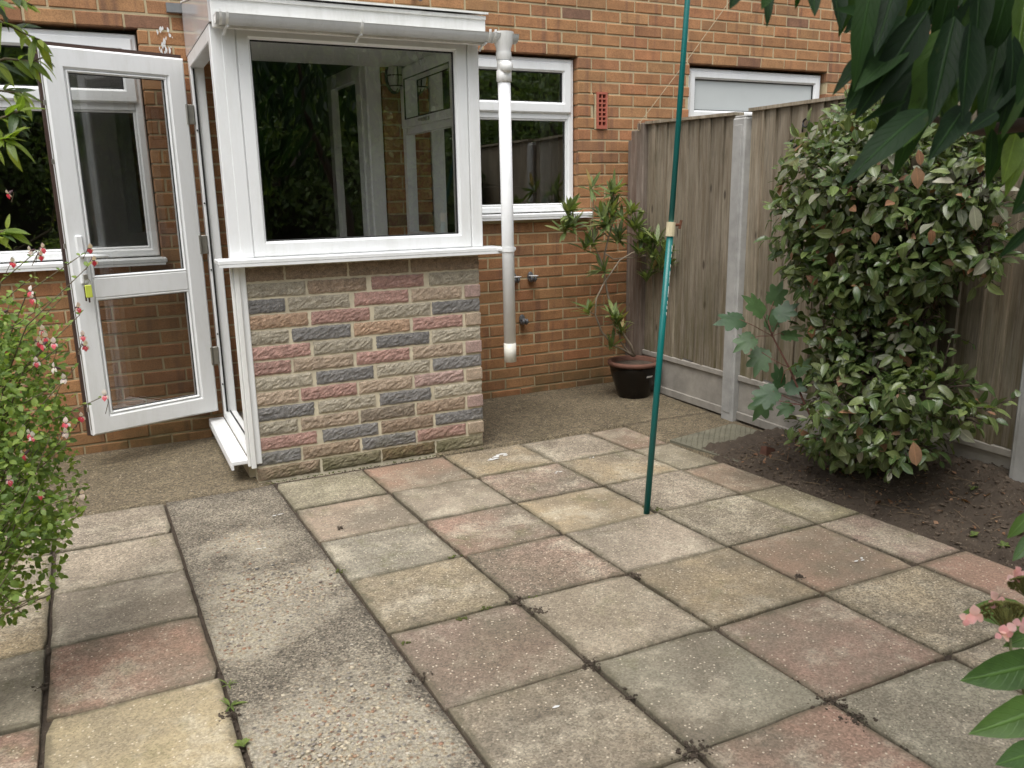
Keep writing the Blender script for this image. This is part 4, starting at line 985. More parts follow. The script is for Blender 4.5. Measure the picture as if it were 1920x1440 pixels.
paths = [([(1187, 668), (1168, 655), (1150, 648), (1128, 622), (1116, 590), (1118, 560), (1133, 530), (1162, 488), (1185, 474), (1212, 480), (1228, 492)], .0075, .004, -.02),
         ([(1190, 668), (1183, 648), (1172, 632), (1160, 610), (1146, 580), (1138, 545), (1132, 505), (1134, 475), (1141, 445), (1150, 415), (1151, 385), (1150, 360)], .010, .004, .03),
         ([(1190, 668), (1178, 660), (1163, 640), (1160, 608)], .008, .005, .0),
         ([(1132, 505), (1126, 485), (1114, 460), (1110, 426), (1085, 420), (1066, 426)], .005, .003, .02),
         ([(1110, 426), (1112, 400), (1112, 352)], .004, .003, .02), ([(1134, 475), (1150, 486), (1165, 484), (1195, 483), (1222, 478)], .005, .003, .04),
         ([(1141, 445), (1120, 425), (1112, 420)], .004, .003, .04), ([(1150, 415), (1170, 400), (1186, 392)], .004, .003, .05), ([(1116, 590), (1106, 585), (1103, 578)], .0035, .003, -.02),
         ([(1185, 474), (1205, 466), (1216, 448)], .004, .003, .0), ([(1212, 480), (1218, 500), (1215, 515)], .004, .003, -.03)]
for p, r0, r1, k in paths:
    m = MB(); n_ = len(p); m.tube([dpth(x, y, k*(i/(n_-1))) for i, (x, y) in enumerate(p)], [r0+(r1-r0)*i/(n_-1) for i in range(n_)], 7); m.build('stem', ST, ol, True)
wh = [(1110, 350, .02), (1151, 362, .03), (1069, 390, .02), (1062, 428, .02), (1150, 390, .03), (1184, 394, .05), (1128, 404, .0), (1140, 418, -.03), (1165, 405, -.02), (1190, 425, .02), (1113, 452, .02), (1160, 440, .05), (1205, 448, .0), (1222, 462, .0),
      (1232, 478, .02), (1230, 498, -.02), (1214, 520, -.03), (1236, 452, .03), (1130, 505, .0), (1102, 580, -.02), (1158, 600, -.04), (1150, 588, -.06), (1166, 622, -.02), (1148, 648, -.03), (1246, 500, .0), (1200, 470, -.03)]
it = []; wh += [(x+rnd.uniform(-22, 22), y+rnd.uniform(-20, 20), k) for x, y, k in wh if y < 540 and rnd.random() < .6]
for px, py, k in wh:
    c = dpth(px, py, k); ax = Vector((rnd.gauss(0, .45), rnd.gauss(-.25, .3), .8)).normalized(); n_ = rnd.randint(13, 18)
    for i in range(n_):
        a = i*2.4+rnd.uniform(-.3, .3); o1 = ax.orthogonal().normalized(); o2 = ax.cross(o1); sp = rnd.uniform(.35, 1.35)
        d = (ax*cos(sp)+(o1*cos(a)+o2*sin(a))*sin(sp)).normalized(); c = Vector((min(c.x, 3.455), c.y, c.z)); d.x = min(d.x, .25); it.append((leaf_mx(c-ax*rnd.uniform(0, .045), d, ax+Vector((0, 0, .4))-d*.1, rnd.uniform(.085, .150), 1.25), 0))
TL = [leaf_tpl(.16, 5, .2, rnd.uniform(.05, .35), .5) for _ in range(5)]
leaves(ol, TL, [OLV_L], it, 300)

# --- evergreen shrub against the fence
SH_L = mat_leaf('laurel_leaf', [(0, (.044, .080, .022)), (.3, (.076, .120, .034)), (.55, (.110, .150, .046)), (.75, (.130, .150, .070)), (.9, (.15, .205, .062)), (1, (.20, .24, .09))], .24, .22, ((.17, .18, .12), .66), .55)
SH_P = mat_leaf('pale_grey_leaf', [(0, (.15, .17, .11)), (.6, (.23, .23, .165)), (1, (.31, .29, .22))], .4, .2)
SH_B = mat_leaf('dead_brown_leaf', [(0, (.16, .075, .035)), (.5, (.27, .14, .075)), (1, (.40, .25, .16))], .6, .25)
BARK = mat_plain('dark_bark', (.065, .045, .032), .9, .3, 30, .7)
shrub = thing('evergreen_shrub', 'dense glossy evergreen shrub with some brown leaves growing against the fence', 'shrub', (3.30, -2.30, .12))
def blob(px, py, rx, ry, dx, rd): depth = (3.26+dx-CAM.x)/(fw.x+(px-960)/FPX*rt.x-(py-720)/FPX*up.x); return (at(px, py, depth), rx/FPX*depth, ry/FPX*depth, rd)
SD = 0
blobs = [blob(1655, 330, 172, 125, SD, .30), blob(1600, 430, 140, 110, SD, .28), blob(1740, 440, 100, 105, SD, .25), blob(1560, 330, 90, 85, SD, .24), blob(1640, 520, 135, 70, SD-.02, .24), blob(1800, 350, 65, 90, SD, .2), blob(1530, 460, 55, 70, SD, .16),
         blob(1640, 610, 90, 60, SD, .18), blob(1620, 700, 100, 60, SD-.05, .2), blob(1660, 780, 125, 75, SD-.1, .24), blob(1560, 800, 70, 48, SD-.1, .18), blob(1740, 740, 80, 55, SD-.08, .2), blob(1800, 775, 52, 28, SD-.05, .14), blob(1720, 600, 50, 45, SD, .15), blob(1690, 840, 55, 35, SD-.15, .16), blob(1840, 470, 40, 60, SD, .12), blob(1610, 245, 60, 50, SD, .2), blob(1615, 600, 108, 66, SD, .19), blob(1645, 690, 108, 60, SD, .19), blob(1670, 660, 70, 65, SD, .17), blob(1570, 660, 60, 50, SD, .15), blob(1620, 830, 95, 45, SD, .2), blob(1840, 300, 45, 60, SD, .14)]
it = []
for bi, (c, rx, ry, rd) in enumerate(blobs):
    n_ = int(16500*rx*ry*(1.15 if bi < 7 else .85))
    for _ in range(n_):
        q = rv(); r = rnd.choice([rnd.uniform(.55, 1.0), rnd.uniform(.8, 1.16)])
        p = c+rt*(q.x*rx*r)+up*(q.y*ry*r)+fw*(q.z*rd*r)
        if mnoise.noise(p*7.5) < -.30+(.12 if bi >= 7 else 0): continue
        if p.x > 3.515 or p.z < bedz(min(p.x, 3.5), p.y)+.02 or (q.z > .55): continue
        out = (rt*q.x+up*q.y*.8+fw*q.z+Vector((-.3, -.1, 0))).normalized()
        d = (out*.6+rv()*.75+Vector((0, 0, -.25))).normalized(); nrm = (out*.7+Vector((0, 0, .75))+rv()*.45)
        x_ = rnd.random(); mi = 2 if x_ < .028 else 1 if x_ < (.075 if bi not in (0, 5) else .2) else 0
        it.append((leaf_mx(p, d, nrm, rnd.uniform(.028, .082), rnd.uniform(.75, 1.2)), mi, 1-.5*max(0, q.z)))
shoots = []
for _ in range(95):                                           # young shoots breaking the outline
    c, rx, ry, rd = rnd.choice(blobs); q = rv(); q.z = -abs(q.z)*.7; dirn = (rt*q.x+up*(q.y+.25)+fw*q.z*.6).normalized(); p0 = c+rt*(q.x*rx*.85)+up*(q.y*ry*.85)+fw*(q.z*rd*.85); L = rnd.uniform(.06, .16)
    if (p0+dirn*L).x > 3.49 or p0.z < .25: continue
    shoots.append([p0, p0+dirn*L*.5+Vector((0, 0, .008)), p0+dirn*L])
    for k in range(7):
        t_ = k/6; p = p0+dirn*L*t_; d = (dirn*.7+rv()*.75); it.append((leaf_mx(p, d, Vector((-.2, -.3, .8))+rv()*.5, rnd.uniform(.032, .062)*(1.1-.4*t_)), 0 if rnd.random() < .92 else 1, 1.))
for px, py, s_ in ((1718, 312, .085), (1722, 280, .06), (1712, 828, .10), (1610, 800, .06), (1640, 435, .05), (1745, 430, .06), (1825, 385, .09), (1520, 610, .06)):
    it.append((leaf_mx(blob(px, py, 1, 1, -.27, 1)[0], Vector((.1, -.2, -1)), Vector((-.5, -1, .3)), s_, 1.2), 2 if px != 1825 else 1, 5.))
TS = [leaf_tpl(rnd.uniform(.44, .56), 5, rnd.uniform(.1, .5), rnd.uniform(-.1, .4), rnd.uniform(.42, .52), wob=.12) for _ in range(8)]
leaves(shrub, TS, [SH_L, SH_P, SH_B], it, 300)
def limb(m, a, b_, r0, r1, k=5, wob=.03):
    P = [a.lerp(b_, i/k)+(rv()*wob if 0 < i < k else Vector()) for i in range(k+1)]; m.tube(P, [r0+(r1-r0)*i/k for i in range(k+1)], 7); return P
base = Vector((3.36, -2.32, .08)); m = MB()
for q in (blobs[0][0], blobs[2][0], blobs[4][0], blobs[3][0]): limb(m, base, q, .020, .006)
m.build('trunk', BARK, shrub, True)
m = MB()
for c, rx, ry, rd in blobs:
    for _ in range(7):
        q = rv(); limb(m, c+rv()*.03, c+rt*(q.x*rx*.95)+up*(q.y*ry*.95)+fw*(-abs(q.z)*rd*.9), .005, .002, 3, .01)
for P in shoots: m.tube(P, [.0025, .0018, .001], 5)
m.build('twigs', BARK, shrub, True, kind='stuff')

# --- sycamore seedling left of the shrub
syc = thing('sycamore_sapling', 'young sycamore with big lobed leaves rising by the concrete post', 'sapling', (3.3, -1.9, .08))
SYL = mat_leaf('sycamore_leaf', [(0, (.040, .085, .038)), (.5, (.058, .112, .045)), (1, (.078, .138, .052))], .45, .3, ((.30, .34, .24), .70), .5, False)
sd0 = 3.78
m = MB(); tr = [at(1530, 800, sd0), at(1510, 760, sd0), at(1480, 690, sd0), at(1448, 630, sd0), at(1440, 600, sd0)]; m.tube(tr, [.006, .0055, .005, .004, .003], 6); m.build('stem', mat_plain('sapling_stem', (.11, .045, .03), .7), syc, True)
it = []; RSTK = mat_plain('red_stalk', (.16, .05, .035), .6)
for px, py, s_, dx, dy, j in ((1375, 600, .125, -1, -.12, 3), (1420, 575, .115, -.6, .5, 3), (1448, 602, .10, .2, .4, 3), (1470, 585, .10, .7, .5, 3), (1400, 640, .105, -.7, -.5, 3), (1480, 628, .085, 1, .05, 3), (1425, 672, .12, -.3, -.8, 2), (1440, 740, .12, -.9, -.5, 1), (1462, 710, .10, -.2, .6, 2), (1430, 757, .12, -.5, -.8, 1), (1490, 725, .10, .7, .35, 1), (1475, 765, .08, -.6, -.4, 1), (1500, 690, .09, .5, .6, 2), (1455, 555, .10, .3, .8, 4)):
    p = at(px, py, sd0+rnd.uniform(-.1, .02)); d = (rt*dx+up*dy-fw*.25); s_ *= .88; it.append((leaf_mx(p-d.normalized()*s_*.35, d, Vector((-.25, -.55, .8))+rv()*.25, s_), 0)); m = MB(); m.tube([tr[j], tr[j].lerp(p, .5)+Vector((0, 0, .012)), p-d.normalized()*s_*.3], .0016, 5); m.build('leaf_stalk', RSTK, syc, True)
leaves(syc, [lobed_tpl() for _ in range(2)], [SYL], it, 300)

# --- flowering salvia at the left edge
sal = thing('flowering_shrub', 'loose salvia bush with small red and white flowers at the left edge', 'flowering shrub', (-.55, -2.75, 0))
SAL = mat_leaf('salvia_leaf', [(0, (.10, .165, .038)), (.45, (.17, .25, .055)), (.8, (.24, .33, .075)), (1, (.32, .40, .10))], .5, .42, None, .4, False)
SLST = mat_plain('salvia_stem', (.11, .085, .045), .8)
bs = Vector((-.50, -2.75, 0)); sb = [(at(-30, 760, 2.35), 150, 190, .28), (at(0, 930, 2.3), 135, 150, .28), (at(-20, 1060, 2.2), 115, 120, .25), (at(40, 830, 2.3), 75, 120, .2), (at(20, 650, 2.4), 85, 110, .2), (at(65, 970, 2.25), 70, 60, .14), (Vector((-.72, -2.72, .62)), 190, 190, .28), (Vector((-.95, -2.85, .45)), 170, 170, .28), (Vector((-.62, -2.85, .30)), 200, 130, .3), (Vector((-.80, -2.5, .82)), 120, 120, .2)]
it = []
for c, rx, ry, rd in sb:
    rx, ry = rx/FPX*2.3, ry/FPX*2.3
    for _ in range(int(26000*rx*ry)):
        q = rv(); r = rnd.random()**.4; p = c+rt*(q.x*rx*r)+up*(q.y*ry*r)+fw*(q.z*rd*r)
        if p.z < .02: continue
        d = (rv()*.8+Vector((.2, -.2, .1))).normalized(); it.append((leaf_mx(p, d, Vector((0, -.4, 1))+rv()*.5, rnd.uniform(.014, .030)), 0))
m = MB(); tips = []
for px, py, dd in ((60, 520, 2.45), (100, 560, 2.4), (150, 480, 2.4), (165, 500, 2.35), (125, 640, 2.35), (150, 590, 2.35), (140, 690, 2.3), (190, 745, 2.3), (150, 790, 2.3), (70, 470, 2.5), (20, 560, 2.45), (115, 560, 2.4), (130, 830, 2.25), (140, 930, 2.2), (120, 1010, 2.2), (40, 610, 2.4), (85, 650, 2.35), (110, 720, 2.3), (60, 860, 2.2), (40, 1150, 2.1), (35, 1040, 2.15)):
    e = at(px, py, dd); s0 = at(-40+rnd.uniform(-20, 60), min(1080, py+rnd.uniform(170, 330)), dd+.05); mdl = s0.lerp(e, .55)+Vector((-.03, 0, .05)); m.tube([bs.lerp(s0, .6), s0, mdl, e], [.004, .003, .002, .0012], 5); tips.append((e, (e-mdl).normalized()))
    for t_ in [i*.1 for i in range(1, 11)]:
        p = s0.lerp(mdl, t_*2) if t_ < .5 else mdl.lerp(e, t_*2-1)
        for sgn in (-1, 1): it.append((leaf_mx(p, rt*sgn*.8+up*.5+rv()*.5, Vector((0, -.4, 1))+rv()*.4, rnd.uniform(.016, .032)*(1.15-.5*t_)), 0))
for c, rx, ry, rd in sb:
    for _ in range(9):
        q = rv()
        if to_px(c+q*.22)[0] > 120: continue
        m.tube([bs+Vector((rnd.uniform(-.25, .1), rnd.uniform(-.12, .12), 0)), bs.lerp(c, .6)+rv()*.05, c+q*.22], [.005, .003, .001], 5)
m.build('stems', SLST, sal, True)
leaves(sal, [leaf_tpl(.62, 4, .3, .2, .52) for _ in range(4)], [SAL], it, 300)
FRED = mat_leaf('red_petal', [(0, (.62, .05, .085)), (1, (.75, .14, .19))], .5, .35, None, .4, False); FWHT = mat_leaf('white_petal', [(0, (.78, .72, .72)), (1, (.80, .62, .64))], .5, .35, None, .4, False); CAL = mat_plain('dark_calyx', (.09, .045, .05), .6)
pt = leaf_tpl(.8, 4, .3, .6, .6); pmr = tpl_mesh(pt, 'petal', FRED); pmw = tpl_mesh(pt, 'petal', FWHT); cm = MB(); cm.tube([(0, -.012, 0), (0, -.006, 0), (0, .001, 0), (0, .004, 0)], [.0012, .003, .0036, .0030], 6); cmh = cm.mesh('flower', CAL, True)
for px, py, dd, kind in ((18, 362, 2.5, 'r'), (60, 470, 2.5, 'w'), (78, 465, 2.48, 'm'), (75, 478, 2.45, 'm'), (168, 465, 2.36, 'r'), (175, 487, 2.35, 'm'), (22, 492, 2.5, 'r'), (60, 548, 2.4, 'r'), (62, 560, 2.4, 'r'), (145, 577, 2.35, 'm'), (8, 585, 2.4, 'r'), (78, 620, 2.35, 'm'), (85, 632, 2.33, 'm'), (70, 640, 2.33, 'm'), (82, 645, 2.3, 'r'), (102, 645, 2.3, 'm'), (13, 655, 2.35, 'm'), (155, 630, 2.33, 'm'), (158, 648, 2.33, 'r'), (68, 680, 2.3, 'm'), (105, 690, 2.3, 'w'), (118, 712, 2.28, 'w'),
                        (198, 742, 2.3, 'm'), (152, 780, 2.28, 'r'), (125, 795, 2.26, 'r'), (120, 812, 2.25, 'w'), (42, 805, 2.25, 'm'), (58, 812, 2.22, 'm'), (62, 820, 2.22, 'm'), (48, 850, 2.2, 'm'), (15, 900, 2.15, 'm'), (78, 925, 2.2, 'r'), (152, 925, 2.2, 'w')):
    p = at(px, py, dd); ax = (rt*rnd.uniform(-.3, .8)+up*rnd.uniform(-.6, .3)-fw*.5).normalized(); fl = put('flower', cmh, sal, leaf_mx(p, ax, Vector((0, 0, 1)), 1.25)); sk = MB(); sk.tube([p-ax*.01, p-ax*.022-up*.012, p-ax*.03-up*.045-rt*.012], .0011, 4); sk.build('flower_stalk', SLST, fl)
    for j, (ang, s_, low) in enumerate(((0, .015, 1), (.9, .012, 1), (-.9, .012, 1), (0, .015, 0))):
        red = (kind == 'r' and j < 2) or (kind == 'm' and j == 0)
        side = ax.cross(Vector((0, 0, 1))).normalized(); d = (ax*.7+side*sin(ang)+Vector((0, 0, -.7 if low else .7))).normalized()
        put('petal', pmr if red else pmw, fl, leaf_mx(p+ax*.004, d, ax+Vector((0, 0, .3)), s_*rnd.uniform(.9, 1.2)))

# --- climber twigs, top left
clm = thing('leafy_branch', 'yellow green twigs with narrow pointed leaves hanging at the top left corner', 'branch', at(-60, 150, 1.7))
CLL = mat_leaf('lance_leaf', [(0, (.11, .17, .030)), (.5, (.20, .28, .045)), (1, (.30, .36, .07))], .4, .45)
CLD = mat_leaf('dark_lance_leaf', [(0, (.030, .055, .018)), (1, (.06, .10, .03))], .4, .3)
tw = [[(-80, 60), (0, 40), (45, 62), (75, 75)], [(-60, 130), (10, 110), (60, 115), (80, 108)], [(-60, 10), (20, -5), (60, 10)], [(-60, 190), (0, 170), (40, 175)], [(-60, 260), (-10, 225), (20, 215), (38, 208)], [(-60, 460), (-10, 440), (15, 430)], [(-60, 280), (0, 262), (20, 262)]]
it = []
for p in tw:
    m = MB(); dd = rnd.uniform(1.6, 1.75); P = [at(-105, p[0][1]+25, 1.72)]+[at(x, y, dd) for x, y in p]; m.tube(P, [.004, .003, .0025, .002, .0015][:len(P)], 6); m.build('twig', SLST, clm, True)
    for i in range(20):
        k = rnd.uniform(.2, 1)*(len(P)-1); a = int(min(k, len(P)-2)); c = P[a].lerp(P[a+1], k-a)
        d = (rt*rnd.uniform(-.1, 1.2)+up*rnd.uniform(-.8, .45)-fw*rnd.uniform(-.4, .5)); it.append((leaf_mx(c, d, Vector((0, -.5, .9))+rv()*.5, rnd.uniform(.030, .068)), 1 if rnd.random() < .12 else 0))
m = MB(); cane = [Vector((-.98, -3.35, -.02)), Vector((-.90, -3.42, .7)), at(-150, 600, 1.72), at(-112, 320, 1.72), at(-100, 60, 1.72), at(-90, -120, 1.70), at(-60, -260, 1.68)]; m.tube(cane, [.013, .011, .010, .008, .006, .005, .003], 8); m.build('cane', SLST, clm, True)
for i in range(150):
    k = 1+rnd.random()*5; a = int(min(k, 5)); c = cane[a].lerp(cane[a+1], k-a)+rv()*.07
    if to_px(c)[0] > -25 and to_px(c)[1] > -40: continue
    it.append((leaf_mx(c, rv(), Vector((0, 0, 1))+rv()*.6, rnd.uniform(.035, .07)), 0))
leaves(clm, [leaf_tpl(.27, 5, .25, rnd.uniform(.1, .5), .42) for _ in range(5)], [CLL, CLD], it, 300)

# --- overhanging tree, top right
tree = thing('overhanging_tree', 'dark tree branch with long drooping leaves overhanging the top right corner', 'tree', Vector((2.3, -4.6, 0)))
TRL = mat_leaf('shaded_tree_leaf', [(0, (.008, .024, .008)), (.5, (.014, .040, .011)), (.85, (.024, .062, .013)), (1, (.06, .12, .02))], .55, .3, ((.03, .045, .012), .66), .25, True)  # deep green, darkened further for the shade under the crown
TRG = mat_leaf('lit_tree_leaf', [(0, (.08, .15, .02)), (1, (.14, .22, .03))], .4, .45)  # brighter copy: light on a few leaves put into their colour
def LF(x0, y0, x1, y1, dd, mi=0, w=1.): 
    a, b_ = at(x0, y0, dd), at(x1, y1, dd-.02+rnd.uniform(-.05, .05)); return (leaf_mx(a, b_-a, -fw+up*.5+rv()*.35, (b_-a).length, w), mi)
it = []
for a in ((1385, -20, 1372, 10), (1450, -40, 1428, 18), (1440, -30, 1446, 30), (1505, -50, 1492, 20), (1520, -60, 1530, 25), (1560, -50, 1578, 60), (1600, -40, 1576, 70), (1640, -60, 1600, 140), (1665, 10, 1582, 60), (1660, -20, 1585, 65), (1690, -40, 1620, 150), (1700, 30, 1594, 190), (1640, 90, 1572, 145), (1720, 60, 1602, 170),
          (1740, 20, 1622, 200), (1700, 140, 1590, 195), (1760, 60, 1650, 260), (1720, 130, 1640, 300), (1780, 90, 1700, 270), (1750, 150, 1680, 325), (1790, 30, 1740, 240), (1820, 40, 1800, 230), (1840, -20, 1770, 215), (1850, 60, 1860, 260), (1880, 30, 1840, 235), (1900, 60, 1890, 330), (1920, 100, 1880, 260), (1700, 190, 1610, 235), (1740, 205, 1600, 295), (1780, 200, 1660, 250), (1810, 200, 1750, 290), (1870, 210, 1815, 245), (1660, 150, 1576, 190), (1650, 40, 1560, 20), (1690, -60, 1640, 90), (1740, -60, 1700, 120), (1790, -70, 1760, 120), (1840, -80, 1830, 110), (1900, -80, 1880, 100), (1930, -60, 1910, 140), (1960, 60, 1905, 200), (1920, 160, 1900, 300), (1630, 10, 1610, 110)):
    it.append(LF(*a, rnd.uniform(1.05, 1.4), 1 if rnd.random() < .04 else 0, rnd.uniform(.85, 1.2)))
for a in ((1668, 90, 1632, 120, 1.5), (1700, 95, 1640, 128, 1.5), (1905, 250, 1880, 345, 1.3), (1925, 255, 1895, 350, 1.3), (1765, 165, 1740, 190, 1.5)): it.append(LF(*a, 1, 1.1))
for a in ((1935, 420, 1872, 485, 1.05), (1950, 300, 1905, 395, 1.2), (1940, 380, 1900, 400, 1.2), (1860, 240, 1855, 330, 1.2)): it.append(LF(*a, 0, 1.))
for _ in range(95): 
    x, y = rnd.uniform(1580, 2000), rnd.uniform(-200, 130); 
    l = rnd.uniform(110, 210); a = rnd.gauss(-1.95, .4)
    if x+l*cos(a)*.9 < 1606 and y-l*sin(a) > -30: continue
    it.append(LF(x, y, x+l*cos(a)*.9, y-l*sin(a)*(1 if y < 60 else .7), rnd.uniform(1.15, 1.65), 0, rnd.uniform(.8, 1.2)))
for _ in range(2300):                                     # unseen rest of the crown, added dense to shade the hanging leaves
    p = Vector((rnd.gauss(1.6, .75), rnd.gauss(-4.75, .65), rnd.uniform(2.05, 3.4))); q = to_px(p)
    if q[2] > .1 and q[0] < 2050 and q[1] > -150: continue
    if (p-CAM).length < .8: continue
    it.append((leaf_mx(p, Vector((0, 0, -1))+rv()*.8, Vector((0, 0, 1))+rv()*.7, rnd.uniform(.12, .19)), 0))
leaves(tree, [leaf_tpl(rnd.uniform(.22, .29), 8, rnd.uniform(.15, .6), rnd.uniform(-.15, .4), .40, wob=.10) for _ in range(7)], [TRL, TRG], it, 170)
m = MB(); P = [at(1690, 212, 1.5), at(1760, 225, 1.45), at(1840, 245, 1.4), at(1930, 232, 1.3), at(2050, 180, 1.3), Vector((2.0, -4.5, 1.9)), Vector((2.3, -4.6, 1.2)), Vector((2.32, -4.62, 0))]; m.tube(P, [.004, .006, .009, .012, .016, .03, .05, .06], 9); m.build('trunk', BARK, tree, True)
m = MB(); limb(m, at(1840, 245, 1.4), at(1700, 60, 1.4), .006, .003); limb(m, at(1930, 232, 1.3), at(1800, 20, 1.3), .007, .003); limb(m, Vector((2.0, -4.5, 1.9)), Vector((1.8, -4.1, 3.0)), .025, .006); limb(m, at(2050, 180, 1.3), at(1760, -60, 1.35), .008, .003); m.build('branch', BARK, tree, True)

# --- lacecap flower, bottom right
hyd = thing('lacecap_hydrangea', 'lacecap hydrangea with olive flower head and pink petals at the lower right', 'hydrangea', at(1990, 1500, 1.45))
HYL = mat_leaf('hydrangea_leaf', [(0, (.050, .105, .026)), (.5, (.075, .145, .032)), (1, (.11, .19, .042))], .45, .3); HYP = mat_leaf('pink_sepal', [(0, (.70, .34, .38)), (1, (.80, .52, .52))], .5, .4, None, .3, False)
HST = mat_plain('hydrangea_stem', (.12, .14, .045), .6); hdp = 1.42
m = MB(); m.tube([at(1990, 1480, 1.5), at(1950, 1400, 1.45), at(1925, 1310, hdp), at(1897, 1240, hdp), at(1893, 1185, hdp)], [.004, .0035, .003, .0026, .0022], 7); m.tube([at(1950, 1400, 1.45), at(1935, 1200, 1.5), at(1925, 1110, 1.5)], [.0035, .003, .002], 7); m.tube([Vector((1.62, -4.42, -.02)), Vector((1.56, -4.40, .25)), at(2060, 1560, 1.45), at(1990, 1480, 1.5)], [.006, .0055, .005, .004], 7)
m.build('stem', HST, hyd, True)
for _ in range(7): b0 = Vector((1.52, -4.36, -.02)); e0 = Vector((1.62+rnd.gauss(0, .16), -4.4+rnd.gauss(0, .14), rnd.uniform(.25, .5))); e0.x = max(e0.x, 1.66); m = MB(); m.tube([b0+Vector((.12, -.05, 0)), b0.lerp(e0, .5)+Vector((0, 0, .05)), e0], [.005, .004, .003], 6); m.build('stem', HST, hyd, True)
OLB = mat_plain('olive_buds', (.17, .17, .045), .8, .5, 60)
for hx, hy, w_, c0 in ((1880, 1145, 46, (1893, 1190)), (1925, 1095, 36, (1925, 1120))):
    m = MB(); a0 = at(*c0, hdp)
    for _ in range(420):
        a = rnd.uniform(0, 2*pi); r = w_*rnd.random()**.5; e = at(hx+r*cos(a), hy+r*.38*sin(a)-8*(1-(r/w_)**2), hdp+.03*sin(a)-.006); m.ball(e, rnd.uniform(.0014, .003), 5)
        if _ % 9 == 0: m.tube([a0, e], .0007, 4)
    m.build('flower_head', OLB, hyd, True)
pts = leaf_tpl(.9, 7, .25, .3, .55); pm = tpl_mesh(pts, 'pink_sepal', HYP)
for hx, hy in ((1812, 1160), (1828, 1155), (1878, 1190), (1888, 1182), (1903, 1082), (1912, 1075), (1868, 1126), (1915, 1168)):
    for j in range(3):
        d = rt*cos(j*2.1+hx)+up*sin(j*2.1+hx)*.7-fw*.2; put('pink_sepal', pm, hyd, leaf_mx(at(hx, hy, hdp-.02), d, -fw+up*.6+rv()*.3, rnd.uniform(.012, .020)))
it = []
for x0, y0, x1, y1, dd in ((1935, 960, 1892, 1010, 1.35), (1945, 1000, 1905, 1045, 1.3), (1950, 1262, 1818, 1255, 1.4), (1960, 1240, 1822, 1278, 1.38), (1945, 1160, 1815, 1140, 1.5), (1960, 1180, 1900, 1205, 1.45), (1975, 1320, 1845, 1375, 1.3), (1960, 1405, 1875, 1430, 1.25), (1990, 1440, 1870, 1500, 1.3)): it.append(LF(x0, y0, x1, y1, dd, 0, 1.1))
for _ in range(60):
    p = Vector((1.62+rnd.gauss(0, .17), -4.42+rnd.gauss(0, .15), rnd.uniform(.15, .6)))
    q = to_px(p)
    if q[2] > .1 and q[0] < 2040 and q[1] < 1560: continue
    it.append((leaf_mx(p, rv()+Vector((0, 0, -.2)), Vector((0, 0, 1))+rv()*.5, rnd.uniform(.08, .13)), 0))
leaves(hyd, [leaf_tpl(.36, 7, .3, rnd.uniform(.1, .4), .42, wob=.05) for _ in range(4)], [HYL], it, 300)

# --- weeds and fallen leaves
WEED = mat_leaf('weed_leaf', [(0, (.10, .15, .035)), (1, (.19, .25, .06))], .6, .3)
def gnd(px, py, z=0): d = (CAM.z-z)/(-(fw+(px-960)/FPX*rt-(py-720)/FPX*up).z); return at(px, py, d)
wd = leaf_tpl(.16, 4, .2, .5, .5); 
def weed(c, n_, s_, label, group=None, w_=1.):
    t_ = thing('weed', label, 'weed', c, group); me = tpl_mesh(wd if w_ == 1 else leaf_tpl(.7, 4, .2, .3, .55), 'leaf', WEED)
    for i in range(n_): a = i*2.4; put('leaf', me, t_, leaf_mx(c, Vector((cos(a), sin(a), rnd.uniform(.15, 1.3))), Vector((0, 0, 1)), s_*rnd.uniform(.6, 1.2)))
weed(gnd(432, 1325), 9, .045, 'spiky green weed in the joint beside the concrete path'); weed(gnd(428, 1285), 6, .035, 'small upright weed just above the spiky one in the path joint'); weed(gnd(455, 1398), 5, .022, 'tiny round leaved weed at the bottom of the path joint', w_=2)
for i, (px, py) in enumerate(((1787, 850), (1602, 893), (1878, 878), (1750, 990), (1840, 1000), (1825, 920))):
    c = gnd(px, py, .12 if px > 1700 else .05); c.x = max(c.x, lx('L5', c.y)+.07); c.z = bedz(min(c.x, 3.55), c.y)+.004; weed(c, 5, .024, 'small bright green seedling on the dark soil of the bed', 'seedlings on the soil bed', 2)
FL = leaf_tpl(.5, 5, .5, .45, .45, wob=.1); FLm = [tpl_mesh(leaf_tpl(.5, 5, rnd.uniform(.2, .8), rnd.uniform(-.3, .6), .45, wob=.1), 'fallen_leaf', SH_B) for _ in range(5)]
for i in range(34):
    y = rnd.uniform(-3.5, -1.78); x = lx('L5', y)+.06+rnd.random()*.55
    if x > 3.5: continue
    z = bedz(x, y)+.006; put('fallen_leaf', FLm[i % 5], None, leaf_mx((x, y, z), Vector((rnd.gauss(0, 1), rnd.gauss(0, 1), .1)), Vector((0, 0, 1))+rv()*.4, rnd.uniform(.025, .055)), 'dry brown leaf fallen on the dark soil under the shrub', 'fallen leaf', 'fallen leaves on the soil bed')
m = MB()                                                     # leaf scraps, twigs and straw on the soil
lt = MB(); lt.uv = []
for _ in range(420):
    y = rnd.uniform(-4.2, -1.75); x = lx('L5', y)+.04+rnd.random()*.6
    if x > 3.5: continue
    V, F, U = leaf_tpl(rnd.uniform(.4, .8), 4, rnd.uniform(-.5, .8), rnd.uniform(-.5, .5), .5, wob=.3); mx = leaf_mx((x, y, bedz(x, y)+.004), Vector((rnd.gauss(0, 1), rnd.gauss(0, 1), .15)), Vector((0, 0, 1))+rv()*.5, rnd.uniform(.008, .024)); b_ = len(lt.v); lt.v += [tuple(mx @ Vector(v)) for v in V]; lt.uv += U; lt.f += [tuple(b_+q for q in f) for f in F]
lt.build('leaf_litter', SH_B, None, True, kind='stuff')
